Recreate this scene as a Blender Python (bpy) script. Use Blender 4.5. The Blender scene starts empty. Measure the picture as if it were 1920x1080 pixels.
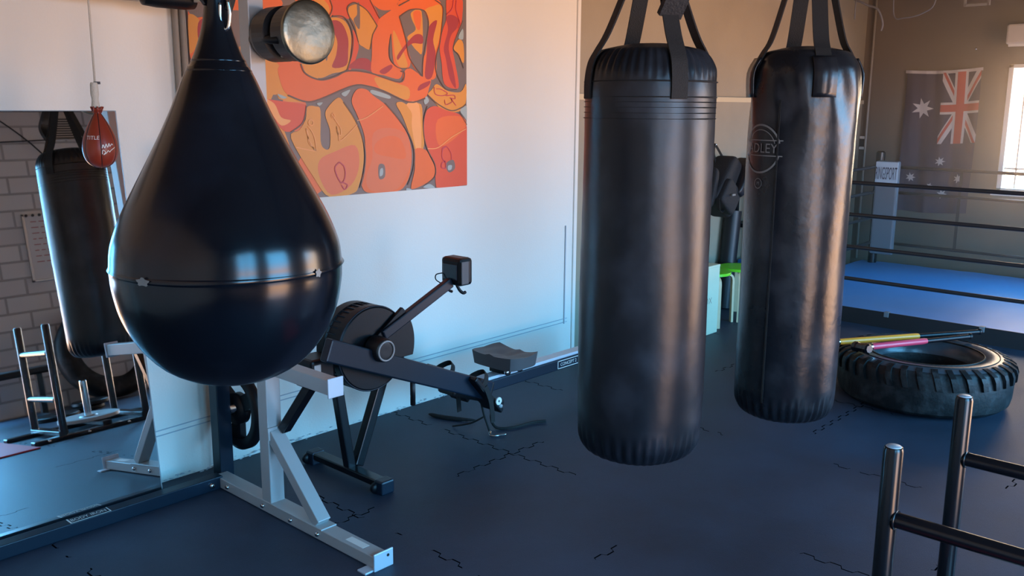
import bpy, bmesh, math, random
from mathutils import Vector, Matrix, Euler
from mathutils.geometry import tessellate_polygon
random.seed(7)
scene = bpy.context.scene
COL = scene.collection
PI = math.pi
V = Vector

# ---------------------------------------------------------------- camera
F_PX, PITCH, AZ, ROLL, EYE = 1720.0, math.radians(11.2), math.radians(42.35), math.radians(0.4), 1.75
fw = V((math.cos(AZ)*math.cos(PITCH), math.sin(AZ)*math.cos(PITCH), -math.sin(PITCH)))
rt = V((math.sin(AZ), -math.cos(AZ), 0)); up = rt.cross(fw)
rt, up = rt*math.cos(ROLL)+up*math.sin(ROLL), -rt*math.sin(ROLL)+up*math.cos(ROLL)
cam = bpy.data.cameras.new('camera'); cam.sensor_width = 36; cam.lens = F_PX/1920*36
camo = bpy.data.objects.new('camera', cam); COL.objects.link(camo)
camo.matrix_world = Matrix(((rt.x, up.x, -fw.x, 0), (rt.y, up.y, -fw.y, 0), (rt.z, up.z, -fw.z, EYE), (0, 0, 0, 1)))
cam.clip_start = 0.05
scene.camera = camo

# ---------------------------------------------------------------- light
# outside: cool sky above, warm sunlit ground below, low sun glare beyond the far window
w = bpy.data.worlds.new('sky'); scene.world = w; w.use_nodes = True
wn, wl = w.node_tree.nodes, w.node_tree.links
wb = wn['Background']
SKY, GROUND, GLARE, WSTR = (0.155, 0.60, 1.10), (0.80, 0.44, 0.235), (0.5, 0.36, 0.24), 19.0
tc = wn.new('ShaderNodeTexCoord'); sx = wn.new('ShaderNodeSeparateXYZ'); wl.new(tc.outputs['Generated'], sx.inputs[0])
def ramp(src, lo, hi, p0, p1):
    m_ = wn.new('ShaderNodeMapRange'); m_.inputs[1].default_value = p0; m_.inputs[2].default_value = p1
    wl.new(src, m_.inputs[0]); x = wn.new('ShaderNodeMix'); x.data_type = 'RGBA'; wl.new(m_.outputs[0], x.inputs[0])
    for i, c in ((6, lo), (7, hi)):
        if isinstance(c, tuple): x.inputs[i].default_value = (*c, 1)
        else: wl.new(c, x.inputs[i])
    return x.outputs[2]
near = ramp(sx.outputs['Z'], (0.16, 0.24, 0.36), GROUND, -0.40, -0.26)
base = ramp(sx.outputs['Z'], near, SKY, -0.06, 0.06)
far = ramp(sx.outputs['X'], base, tuple(c*1.6 for c in GLARE), 0.72, 0.9)
wl.new(far, wb.inputs['Color']); wb.inputs['Strength'].default_value = WSTR
def portal(name, loc, target, sx_, sy_):
    l = bpy.data.lights.new(name, 'AREA'); l.shape = 'RECTANGLE'; l.size = sx_; l.size_y = sy_; l.cycles.is_portal = True
    o = bpy.data.objects.new(name, l); COL.objects.link(o); o.location = loc
    d = V(target)-V(loc); o.rotation_euler = d.to_track_quat('-Z', 'Z' if abs(d.z) < 0.5 else 'Y').to_euler(); return o
portal('door_portal', (6.2, -1.57, 1.2), (6.2, 3, 1.2), 3.2, 2.4)
portal('side_door_portal', (1.95, -1.57, 1.3), (1.95, 3, 1.3), 1.4, 2.6)
portal('side_window_portal', (0.05, -1.57, 1.85), (0.05, 3, 1.85), 1.1, 1.9)
portal('far_window_portal', (10.27, 2.04, 1.56), (5, 2.04, 1.56), 1.24, 1.26)

vs = scene.view_settings
vs.view_transform = 'Standard'; vs.look = 'None'; vs.exposure = 0.0; vs.gamma = 1.0; vs.use_curve_mapping = False
scene.cycles.use_denoising = True
scene.cycles.max_bounces = 8; scene.cycles.sample_clamp_indirect = 6

# ---------------------------------------------------------------- materials
def s2l(c):
    return tuple((x/255/12.92 if x/255 <= 0.04045 else ((x/255+0.055)/1.055)**2.4) for x in c)
MATS = {}
def mat(name, rgb, rough=0.5, metal=0.0, coat=0.0, var=0.0, vscale=6.0, bump=0.0, bscale=60.0, rvar=0.0, emit=None, estr=0, dust=None, dust_amt=0.0, spec=None):
    m = bpy.data.materials.new(name); m.use_nodes = True
    n, l = m.node_tree.nodes, m.node_tree.links; b = n['Principled BSDF']
    c = s2l(rgb)
    b.inputs['Base Color'].default_value = (*c, 1); b.inputs['Roughness'].default_value = rough
    b.inputs['Metallic'].default_value = metal; b.inputs['Coat Weight'].default_value = coat
    b.inputs['Coat Roughness'].default_value = 0.15
    t = n.new('ShaderNodeTexCoord')
    if var or rvar or dust:
        no = n.new('ShaderNodeTexNoise'); no.inputs['Scale'].default_value = vscale; no.inputs['Detail'].default_value = 6
        l.new(t.outputs['Object'], no.inputs['Vector'])
    if var:
        mx = n.new('ShaderNodeMix'); mx.data_type = 'RGBA'
        mx.inputs[6].default_value = (*[x*(1-var) for x in c], 1); mx.inputs[7].default_value = (*[min(1, x*(1+var)) for x in c], 1)
        l.new(no.outputs['Fac'], mx.inputs[0]); l.new(mx.outputs[2], b.inputs['Base Color'])
    if dust:
        r = n.new('ShaderNodeValToRGB'); r.color_ramp.elements[0].position = 0.5; r.color_ramp.elements[1].position = 0.75
        r.color_ramp.elements[0].color = (0, 0, 0, 1); r.color_ramp.elements[1].color = (dust_amt,)*3+(1,)
        l.new(no.outputs['Fac'], r.inputs[0])
        m2 = n.new('ShaderNodeMix'); m2.data_type = 'RGBA'; m2.inputs[6].default_value = (*c, 1); m2.inputs[7].default_value = (*s2l(dust), 1)
        l.new(r.outputs[0], m2.inputs[0])
        if var: l.new(mx.outputs[2], m2.inputs[6])
        l.new(m2.outputs[2], b.inputs['Base Color'])
    if rvar:
        mp = n.new('ShaderNodeMapRange'); mp.inputs[3].default_value = max(0, rough-rvar); mp.inputs[4].default_value = rough+rvar
        l.new(no.outputs['Fac'], mp.inputs[0]); l.new(mp.outputs[0], b.inputs['Roughness'])
    if bump:
        n2 = n.new('ShaderNodeTexNoise'); n2.inputs['Scale'].default_value = bscale; n2.inputs['Detail'].default_value = 4
        bp = n.new('ShaderNodeBump'); bp.inputs['Strength'].default_value = bump; bp.inputs['Distance'].default_value = 0.01
        l.new(t.outputs['Object'], n2.inputs['Vector']); l.new(n2.outputs['Fac'], bp.inputs['Height']); l.new(bp.outputs[0], b.inputs['Normal'])
    if emit:
        b.inputs['Emission Color'].default_value = (*s2l(emit), 1); b.inputs['Emission Strength'].default_value = estr
    if spec is not None: b.inputs['Specular IOR Level'].default_value = spec
    MATS[name] = m; return m

M = MATS
mat('white_wall', (222, 218, 208), 0.55, var=0.04, vscale=1.5, bump=0.12, bscale=120)
mat('grey_beige_wall', (150, 138, 118), 0.7, var=0.16, vscale=2.5, bump=0.15, bscale=90)
mat('ledge_cream', (196, 178, 145), 0.6)
mat('brown_wall', (112, 98, 84), 0.8, var=0.12, vscale=1.2, bump=0.1, bscale=60)
mat('ceiling_dark', (112, 100, 88), 0.9, var=0.15)
mat('mirror_glass', (244, 248, 250), 0.015, 1.0)
mat('mirror_edge', (205, 215, 220), 0.15, 0.7)
mat('bag_leather', (19, 22, 28), 0.36, spec=0.38, var=0.2, vscale=5, bump=0.16, bscale=12, rvar=0.08, dust=(70, 75, 85), dust_amt=0.3)
mat('bag_vinyl', (24, 26, 31), 0.29, spec=0.36, var=0.2, vscale=6, bump=0.22, bscale=16, rvar=0.08, dust=(90, 90, 95), dust_amt=0.25)
mat('webbing', (20, 18, 17), 0.8, bump=0.3, bscale=300)
mat('water_rubber', (6, 11, 19), 0.2, spec=0.4, coat=0.06, dust=(28, 38, 52), dust_amt=0.5, var=0.3, vscale=4, bump=0.06, bscale=5, rvar=0.07)
mat('black_metal', (11, 13, 18), 0.26)
mat('dark_blue_metal', (16, 30, 44), 0.36, spec=0.35)
mat('black_plastic', (8, 12, 18), 0.42, spec=0.3, bump=0.05, bscale=300)
mat('seat_grey', (78, 76, 78), 0.55)
mat('screen_dark', (25, 40, 52), 0.12, coat=0.4)
mat('silver_metal', (172, 171, 170), 0.42, 0.2, var=0.06)
mat('silver_plate', (196, 204, 214), 0.45, 0.4)
mat('chrome', (205, 208, 210), 0.16, 1.0)
mat('brushed_steel', (128, 126, 112), 0.36, 1.0, var=0.3, vscale=12, bump=0.3, bscale=18)
mat('cream_metal', (205, 198, 182), 0.5)
mat('red_leather', (138, 50, 30), 0.38, var=0.1, bump=0.05, bscale=90)
mat('print_white', (225, 222, 215), 0.6)
mat('print_grey', (120, 120, 118), 0.6)
mat('rope_white', (205, 195, 178), 0.85, bump=0.4, bscale=250)
mat('tyre_rubber', (20, 19, 20), 0.55, spec=0.3, var=0.3, vscale=10, bump=0.3, bscale=40, dust=(88, 86, 86), dust_amt=0.35)
mat('tyre_side', (64, 68, 74), 0.28, var=0.2, vscale=8, bump=0.1, bscale=40)  # upper sidewall made paler than the rubber, its bluish sheen put into the colour
mat('yellow_grip', (255, 150, 48), 0.4); mat('pink_grip', (205, 60, 86), 0.4)
mat('pale_wood', (214, 186, 146), 0.5, var=0.12, vscale=14)
mat('plywood', (196, 205, 178), 0.6, var=0.06, vscale=9)
mat('green_seat', (116, 214, 40), 0.35)
mat('backpack_cloth', (24, 24, 27), 0.75, bump=0.4, bscale=120)
mat('pad_black', (18, 18, 22), 0.45)
mat('ring_canvas', (84, 142, 200), 0.45, var=0.1, vscale=1.2, bump=0.1, bscale=5)
mat('ring_edge', (34, 30, 32), 0.6)
mat('rope_black', (44, 40, 40), 0.35)
mat('cushion_grey', (120, 118, 122), 0.5)
mat('cushion_white', (206, 210, 215), 0.5); mat('print_navy', (40, 48, 72), 0.6)
mat('flag_blue', (62, 56, 70), 0.85); mat('flag_white', (196, 182, 172), 0.85); mat('flag_red', (180, 72, 58), 0.85)
mat('window_frame_white', (225, 215, 200), 0.5)
mat('red_mat', (176, 32, 44), 0.6)
mat('whiteboard', (214, 208, 204), 0.3); mat('aluminium', (188, 186, 184), 0.35, 0.8); mat('print_red', (176, 96, 92), 0.6)
mat('timber_beam', (96, 66, 54), 0.7, var=0.2, vscale=4)
mat('door_shutter', (150, 152, 156), 0.4, 0.5)
mat('unit_white', (200, 186, 170), 0.5)
mat('lamp_glow', (255, 236, 205), 0.5, emit=(255, 225, 180), estr=4)
mat('pipe_grey', (150, 140, 128), 0.6)
mat('groove', (176, 182, 188), 0.7)
for k, c in dict(orange=(228, 96, 16), amber=(220, 138, 34), grey=(112, 92, 84), red=(216, 70, 26), crimson=(164, 30, 34), pale=(240, 158, 84), pink=(222, 104, 52),
                 light=(158, 168, 164), dark=(92, 62, 48), magenta=(190, 46, 62)).items():
    mat('paint_'+k, c, 0.45, var=0.07, vscale=5)

def brick():
    m = bpy.data.materials.new('brick_wall'); m.use_nodes = True; n, l = m.node_tree.nodes, m.node_tree.links; b = n['Principled BSDF']
    t = n.new('ShaderNodeTexCoord'); s = n.new('ShaderNodeSeparateXYZ'); c = n.new('ShaderNodeCombineXYZ'); br = n.new('ShaderNodeTexBrick')
    l.new(t.outputs['Object'], s.inputs[0]); l.new(s.outputs['X'], c.inputs['X']); l.new(s.outputs['Z'], c.inputs['Y'])
    l.new(c.outputs[0], br.inputs['Vector'])
    br.inputs['Scale'].default_value = 1; br.inputs['Brick Width'].default_value = 0.40; br.inputs['Row Height'].default_value = 0.16
    br.inputs['Mortar Size'].default_value = 0.012; br.inputs['Mortar Smooth'].default_value = 0.3
    br.inputs['Color1'].default_value = (*s2l((222, 214, 206)), 1); br.inputs['Color2'].default_value = (*s2l((208, 200, 194)), 1)
    br.inputs['Mortar'].default_value = (*s2l((172, 164, 158)), 1)
    l.new(br.outputs['Color'], b.inputs['Base Color']); b.inputs['Roughness'].default_value = 0.8
    bp = n.new('ShaderNodeBump'); bp.inputs['Strength'].default_value = 0.5; bp.inputs['Distance'].default_value = 0.01; bp.invert = True
    l.new(br.outputs['Fac'], bp.inputs['Height']); l.new(bp.outputs[0], b.inputs['Normal']); M['brick'] = m
brick()
def rubber_floor():
    m = bpy.data.materials.new('rubber_floor'); m.use_nodes = True; n, l = m.node_tree.nodes, m.node_tree.links; b = n['Principled BSDF']
    t = n.new('ShaderNodeTexCoord'); s = n.new('ShaderNodeSeparateXYZ'); l.new(t.outputs['Object'], s.inputs[0])
    def mth(op, a, bb=None, cc=None):
        x = n.new('ShaderNodeMath'); x.operation = op
        for i, v in enumerate((a, bb, cc)):
            if v is None: continue
            if isinstance(v, (int, float)): x.inputs[i].default_value = v
            else: l.new(v, x.inputs[i])
        return x.outputs[0]
    def seam(u, v, off):   # jigsaw seam: along v, at each metre of u, teeth as a squared wave
        tooth = mth('MULTIPLY', mth('SINE', mth('MULTIPLY', v, 2*PI/0.11)), 3.0)
        tooth = mth('MINIMUM', mth('MAXIMUM', tooth, -1), 1)
        q = mth('ADD', mth('ADD', u, off), mth('MULTIPLY', tooth, 0.011))
        fr = mth('ABSOLUTE', mth('SUBTRACT', mth('FRACT', q), 0.5))
        return mth('LESS_THAN', fr, 0.0035)
    a = seam(s.outputs['X'], s.outputs['Y'], 0.20); c = seam(s.outputs['Y'], s.outputs['X'], 0.50)
    sm = mth('MAXIMUM', a, c)
    no = n.new('ShaderNodeTexNoise'); no.inputs['Scale'].default_value = 0.9; no.inputs['Detail'].default_value = 8; no.inputs['Roughness'].default_value = 0.65
    l.new(t.outputs['Object'], no.inputs['Vector'])
    r = n.new('ShaderNodeValToRGB'); r.color_ramp.elements[0].position = 0.35; r.color_ramp.elements[1].position = 0.72
    r.color_ramp.elements[0].color = (*s2l((38, 45, 58)), 1); r.color_ramp.elements[1].color = (*s2l((58, 67, 84)), 1)
    l.new(no.outputs['Fac'], r.inputs[0])
    # broad breakup hides most seams, as they are pressed shut
    n3 = n.new('ShaderNodeTexNoise'); n3.inputs['Scale'].default_value = 1.7; n3.inputs['Detail'].default_value = 3
    l.new(t.outputs['Object'], n3.inputs['Vector'])
    vis = mth('MULTIPLY', sm, mth('GREATER_THAN', n3.outputs['Fac'], 0.52))
    mx = n.new('ShaderNodeMix'); mx.data_type = 'RGBA'; mx.inputs[7].default_value = (*s2l((6, 7, 10)), 1)
    l.new(mth('MULTIPLY', mth('SUBTRACT', 1.0, vis), 0.27), b.inputs['Specular IOR Level'])
    l.new(vis, mx.inputs[0]); l.new(r.outputs[0], mx.inputs[6]); l.new(mx.outputs[2], b.inputs['Base Color'])
    mp = n.new('ShaderNodeMapRange'); mp.inputs[3].default_value = 0.42; mp.inputs[4].default_value = 0.62
    l.new(no.outputs['Fac'], mp.inputs[0]); l.new(mp.outputs[0], b.inputs['Roughness'])
    n2 = n.new('ShaderNodeTexNoise'); n2.inputs['Scale'].default_value = 260
    l.new(t.outputs['Object'], n2.inputs['Vector'])
    h = mth('ADD', mth('MULTIPLY', n2.outputs['Fac'], 0.25), mth('SUBTRACT', mth('MULTIPLY', no.outputs['Fac'], 0.8), mth('MULTIPLY', sm, 0.5)))
    bp = n.new('ShaderNodeBump'); bp.inputs['Strength'].default_value = 0.4; bp.inputs['Distance'].default_value = 0.012
    l.new(h, bp.inputs['Height']); l.new(bp.outputs[0], b.inputs['Normal']); M['rubber_floor'] = m
rubber_floor()
m = bpy.data.materials.new('window_glass'); m.use_nodes = True
gn, gl = m.node_tree.nodes, m.node_tree.links; gl.remove(gn['Material Output'].inputs[0].links[0])
g1 = gn.new('ShaderNodeBsdfTransparent'); g2 = gn.new('ShaderNodeBsdfGlossy'); g2.inputs['Roughness'].default_value = 0.05; gm = gn.new('ShaderNodeMixShader'); gm.inputs[0].default_value = 0.06
gl.new(g1.outputs[0], gm.inputs[1]); gl.new(g2.outputs[0], gm.inputs[2]); gl.new(gm.outputs[0], gn['Material Output'].inputs[0]); M['glass'] = m

# ---------------------------------------------------------------- geometry helpers (all in world metres)
def BM(): return bmesh.new()
ORG = {}
def obj(name, bm, m, parent=None, loc=(0, 0, 0), smooth=False, bevel=0.0, label=None):
    """one mesh object; vertices are given in world metres and stored relative to the thing's base"""
    org = ORG[parent.name] if parent else V(loc)
    bmesh.ops.translate(bm, verts=bm.verts, vec=-org)
    me = bpy.data.meshes.new(name); bm.normal_update(); bm.to_mesh(me); bm.free()
    ms = m if isinstance(m, (list, tuple)) else [m]
    for x in ms: me.materials.append(M[x])
    if smooth:
        for p in me.polygons: p.use_smooth = True
    o = bpy.data.objects.new(name, me); COL.objects.link(o)
    if parent: o.parent = parent
    else: o.location = org
    ORG[o.name] = org
    if smooth == 'auto':
        me.polygons.foreach_set('use_smooth', [True]*len(me.polygons))
        ed = BMEdgeSharp(me)
    if bevel:
        b = o.modifiers.new('bevel', 'BEVEL'); b.width = bevel; b.segments = 2; b.limit_method = 'ANGLE'; b.angle_limit = 0.6
    if label: o['label'] = label
    return o
def BMEdgeSharp(me):
    bm = bmesh.new(); bm.from_mesh(me)
    for e in bm.edges:
        if len(e.link_faces) == 2 and e.calc_face_angle(0) > 0.6: e.smooth = False
    bm.to_mesh(me); bm.free()
def tag(o, label, cat, group=None):
    o['label'] = label; o['category'] = cat
    if group: o['group'] = group
    return o
def thing(name, loc, label, cat, group=None):
    o = bpy.data.objects.new(name, None); o.empty_display_size = 0.1; COL.objects.link(o); o.location = loc
    ORG[o.name] = V(loc); return tag(o, label, cat, group)
def struct(name, bm, m, **k):
    o = obj(name, bm, m, **k); o['kind'] = 'structure'; return o
def box(bm, x0, x1, y0, y1, z0, z1):
    vs_ = [bm.verts.new((x, y, z)) for x in (x0, x1) for y in (y0, y1) for z in (z0, z1)]
    for f in ((0, 1, 3, 2), (4, 6, 7, 5), (0, 4, 5, 1), (2, 3, 7, 6), (0, 2, 6, 4), (1, 5, 7, 3)):
        bm.faces.new([vs_[i] for i in f])
    return bm
def bx(*a): return box(BM(), *a)
def frame_axes(d, upv=(0, 0, 1)):
    d = V(d).normalized(); u = V(upv)
    if abs(d.dot(u)) > 0.98: u = V((0, 1, 0))
    s = d.cross(u).normalized(); return d, s, s.cross(d).normalized()
def bar(bm, p0, p1, w_, h_, upv=(0, 0, 1)):
    """rectangular tube between two points, w_ sideways and h_ along upv"""
    p0, p1 = V(p0), V(p1); d, s, u = frame_axes(p1-p0, upv)
    q = [(-1, -1), (1, -1), (1, 1), (-1, 1)]
    a = [bm.verts.new(p0+s*(x*w_/2)+u*(y*h_/2)) for x, y in q]; b = [bm.verts.new(p1+s*(x*w_/2)+u*(y*h_/2)) for x, y in q]
    bm.faces.new(a); bm.faces.new(b[::-1])
    for i in range(4): bm.faces.new((a[i], b[i], b[(i+1) % 4], a[(i+1) % 4]))
    bmesh.ops.recalc_face_normals(bm, faces=bm.faces); return bm
def smooth_pts(pts, n=6, closed=False):
    pts = [V(p) for p in pts]; N = len(pts); out = []
    for i in range(N if closed else N-1):
        if closed: p0, p1, p2, p3 = pts[(i-1) % N], pts[i], pts[(i+1) % N], pts[(i+2) % N]
        else: p0, p1, p2, p3 = pts[max(i-1, 0)], pts[i], pts[i+1], pts[min(i+2, N-1)]
        for k in range(n):
            t = k/n; out.append(0.5*((2*p1)+(p2-p0)*t+(2*p0-5*p1+4*p2-p3)*t*t+(3*p1-p0-3*p2+p3)*t**3))
    if not closed: out.append(pts[-1])
    return out
def tube(bm, pts, r, seg=12, cap=True, closed=False, bulge=0):
    pts = [V(p) for p in pts]; rings = []; N = len(pts); pu = None
    for i, p in enumerate(pts):
        if closed: d = pts[(i+1) % N]-pts[i-1]
        else: d = pts[min(i+1, N-1)]-pts[max(i-1, 0)]
        d = d.normalized()
        if pu is None: _, s, u = frame_axes(d)
        else:
            s = d.cross(pu).normalized(); u = s.cross(d).normalized()
        pu = u; rr = r[i] if isinstance(r, (list, tuple)) else r
        rings.append([bm.verts.new(p+(s*math.cos(2*PI*k/seg)+u*math.sin(2*PI*k/seg))*rr) for k in range(seg)])
    for i in range(N if closed else N-1):
        a, b = rings[i], rings[(i+1) % N]
        for k in range(seg): bm.faces.new((a[k], a[(k+1) % seg], b[(k+1) % seg], b[k]))
    if cap and not closed:
        bm.faces.new(rings[0][::-1]); bm.faces.new(rings[-1])
    return bm
def lathe(bm, prof, c=(0, 0, 0), axis=(0, 0, 1), seg=48, fn=None):
    """prof: (radius, height) pairs around axis through c; fn(a, r, h, i) may alter the radius"""
    d, s, u = frame_axes(axis); c = V(c)
    if abs(V(axis).normalized().z) > 0.98: s, u = V((1, 0, 0)), V((0, 1, 0))
    rings = []
    for i, (r, h) in enumerate(prof):
        if r <= 1e-6: rings.append([bm.verts.new(c+d*h)]); continue
        rg = []
        for k in range(seg):
            a = 2*PI*k/seg; rr = fn(a, r, h, i) if fn else r
            rg.append(bm.verts.new(c+d*h+(s*math.cos(a)+u*math.sin(a))*rr))
        rings.append(rg)
    for a, b in zip(rings, rings[1:]):
        if len(a) == 1 and len(b) == 1: continue
        for k in range(seg):
            k2 = (k+1) % seg
            if len(a) == 1: bm.faces.new((a[0], b[k], b[k2]))
            elif len(b) == 1: bm.faces.new((a[k], a[k2], b[0]))
            else: bm.faces.new((a[k], a[k2], b[k2], b[k]))
    bmesh.ops.recalc_face_normals(bm, faces=bm.faces); return bm
def fine(prof, n=4):
    return [(max(0, p.x), p.y) for p in smooth_pts([(r, h, 0) for r, h in prof], n)]
def ribbon(bm, pts, width, side, th=0.004):
    """flat webbing along pts; side gives the width direction (one vector or one per point)"""
    pts = [V(p) for p in pts]; rows = []
    for i, p in enumerate(pts):
        d = (pts[min(i+1, len(pts)-1)]-pts[max(i-1, 0)]).normalized()
        sd = V(side[i] if isinstance(side, list) else side); sd = (sd-d*sd.dot(d)).normalized(); nn = d.cross(sd)
        ww = width[i] if isinstance(width, list) else width
        rows.append([bm.verts.new(p+sd*(x*ww/2)+nn*(y*th/2)) for x, y in ((-1, -1), (1, -1), (1, 1), (-1, 1))])
    for a, b in zip(rows, rows[1:]):
        for k in range(4): bm.faces.new((a[k], a[(k+1) % 4], b[(k+1) % 4], b[k]))
    bm.faces.new(rows[0][::-1]); bm.faces.new(rows[-1])
    bmesh.ops.recalc_face_normals(bm, faces=bm.faces); return bm
def poly_flat(bm, pts2, fn, mi=0):
    """tessellated polygon from 2-D points, each placed by fn(x, y)"""
    vv = [V((x, y, 0)) for x, y in pts2]; vs_ = [bm.verts.new(fn(x, y)) for x, y in pts2]
    for t in tessellate_polygon([vv]):
        try: f = bm.faces.new([vs_[i] for i in t]); f.material_index = mi
        except ValueError: pass
def stroke2(pts, w_):
    """2-D outline polygons (quads) of a stroke"""
    q = []
    for i, p in enumerate(pts):
        d = (pts[min(i+1, len(pts)-1)]-pts[max(i-1, 0)]); d = V((d.x, d.y, 0))
        if d.length < 1e-9: d = V((1, 0, 0))
        d.normalize(); nrm = V((-d.y, d.x, 0))*w_/2; q.append((p+nrm, p-nrm))
    return q
def text(bm, s, size, fn, mi=0, align='CENTER', cuts=0, shear=0, depth=0):
    cu = bpy.data.curves.new('t', 'FONT'); cu.body = s; cu.size = size; cu.align_x = align; cu.align_y = 'CENTER'; cu.shear = shear
    cu.resolution_u = 3
    o = bpy.data.objects.new('t', cu); COL.objects.link(o); dg = bpy.context.evaluated_depsgraph_get()
    me = bpy.data.meshes.new_from_object(o.evaluated_get(dg)); b2 = bmesh.new(); b2.from_mesh(me)
    mp = {v.index: bm.verts.new(fn(v.co.x, v.co.y)) for v in b2.verts}
    for f in b2.faces:
        try: g = bm.faces.new([mp[v.index] for v in f.verts]); g.material_index = mi
        except ValueError: pass
    b2.free(); bpy.data.objects.remove(o); bpy.data.meshes.remove(me); bpy.data.curves.remove(cu)
def dup(root, loc, rotz=0, label=None):
    r = root.copy(); COL.objects.link(r); r.location = loc; r.rotation_euler = (0, 0, rotz)
    if label: r['label'] = label
    for ch in list(root.children):
        c = ch.copy(); COL.objects.link(c); c.parent = r
        for g in ch.children:
            d = g.copy(); COL.objects.link(d); d.parent = c
    return r

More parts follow.
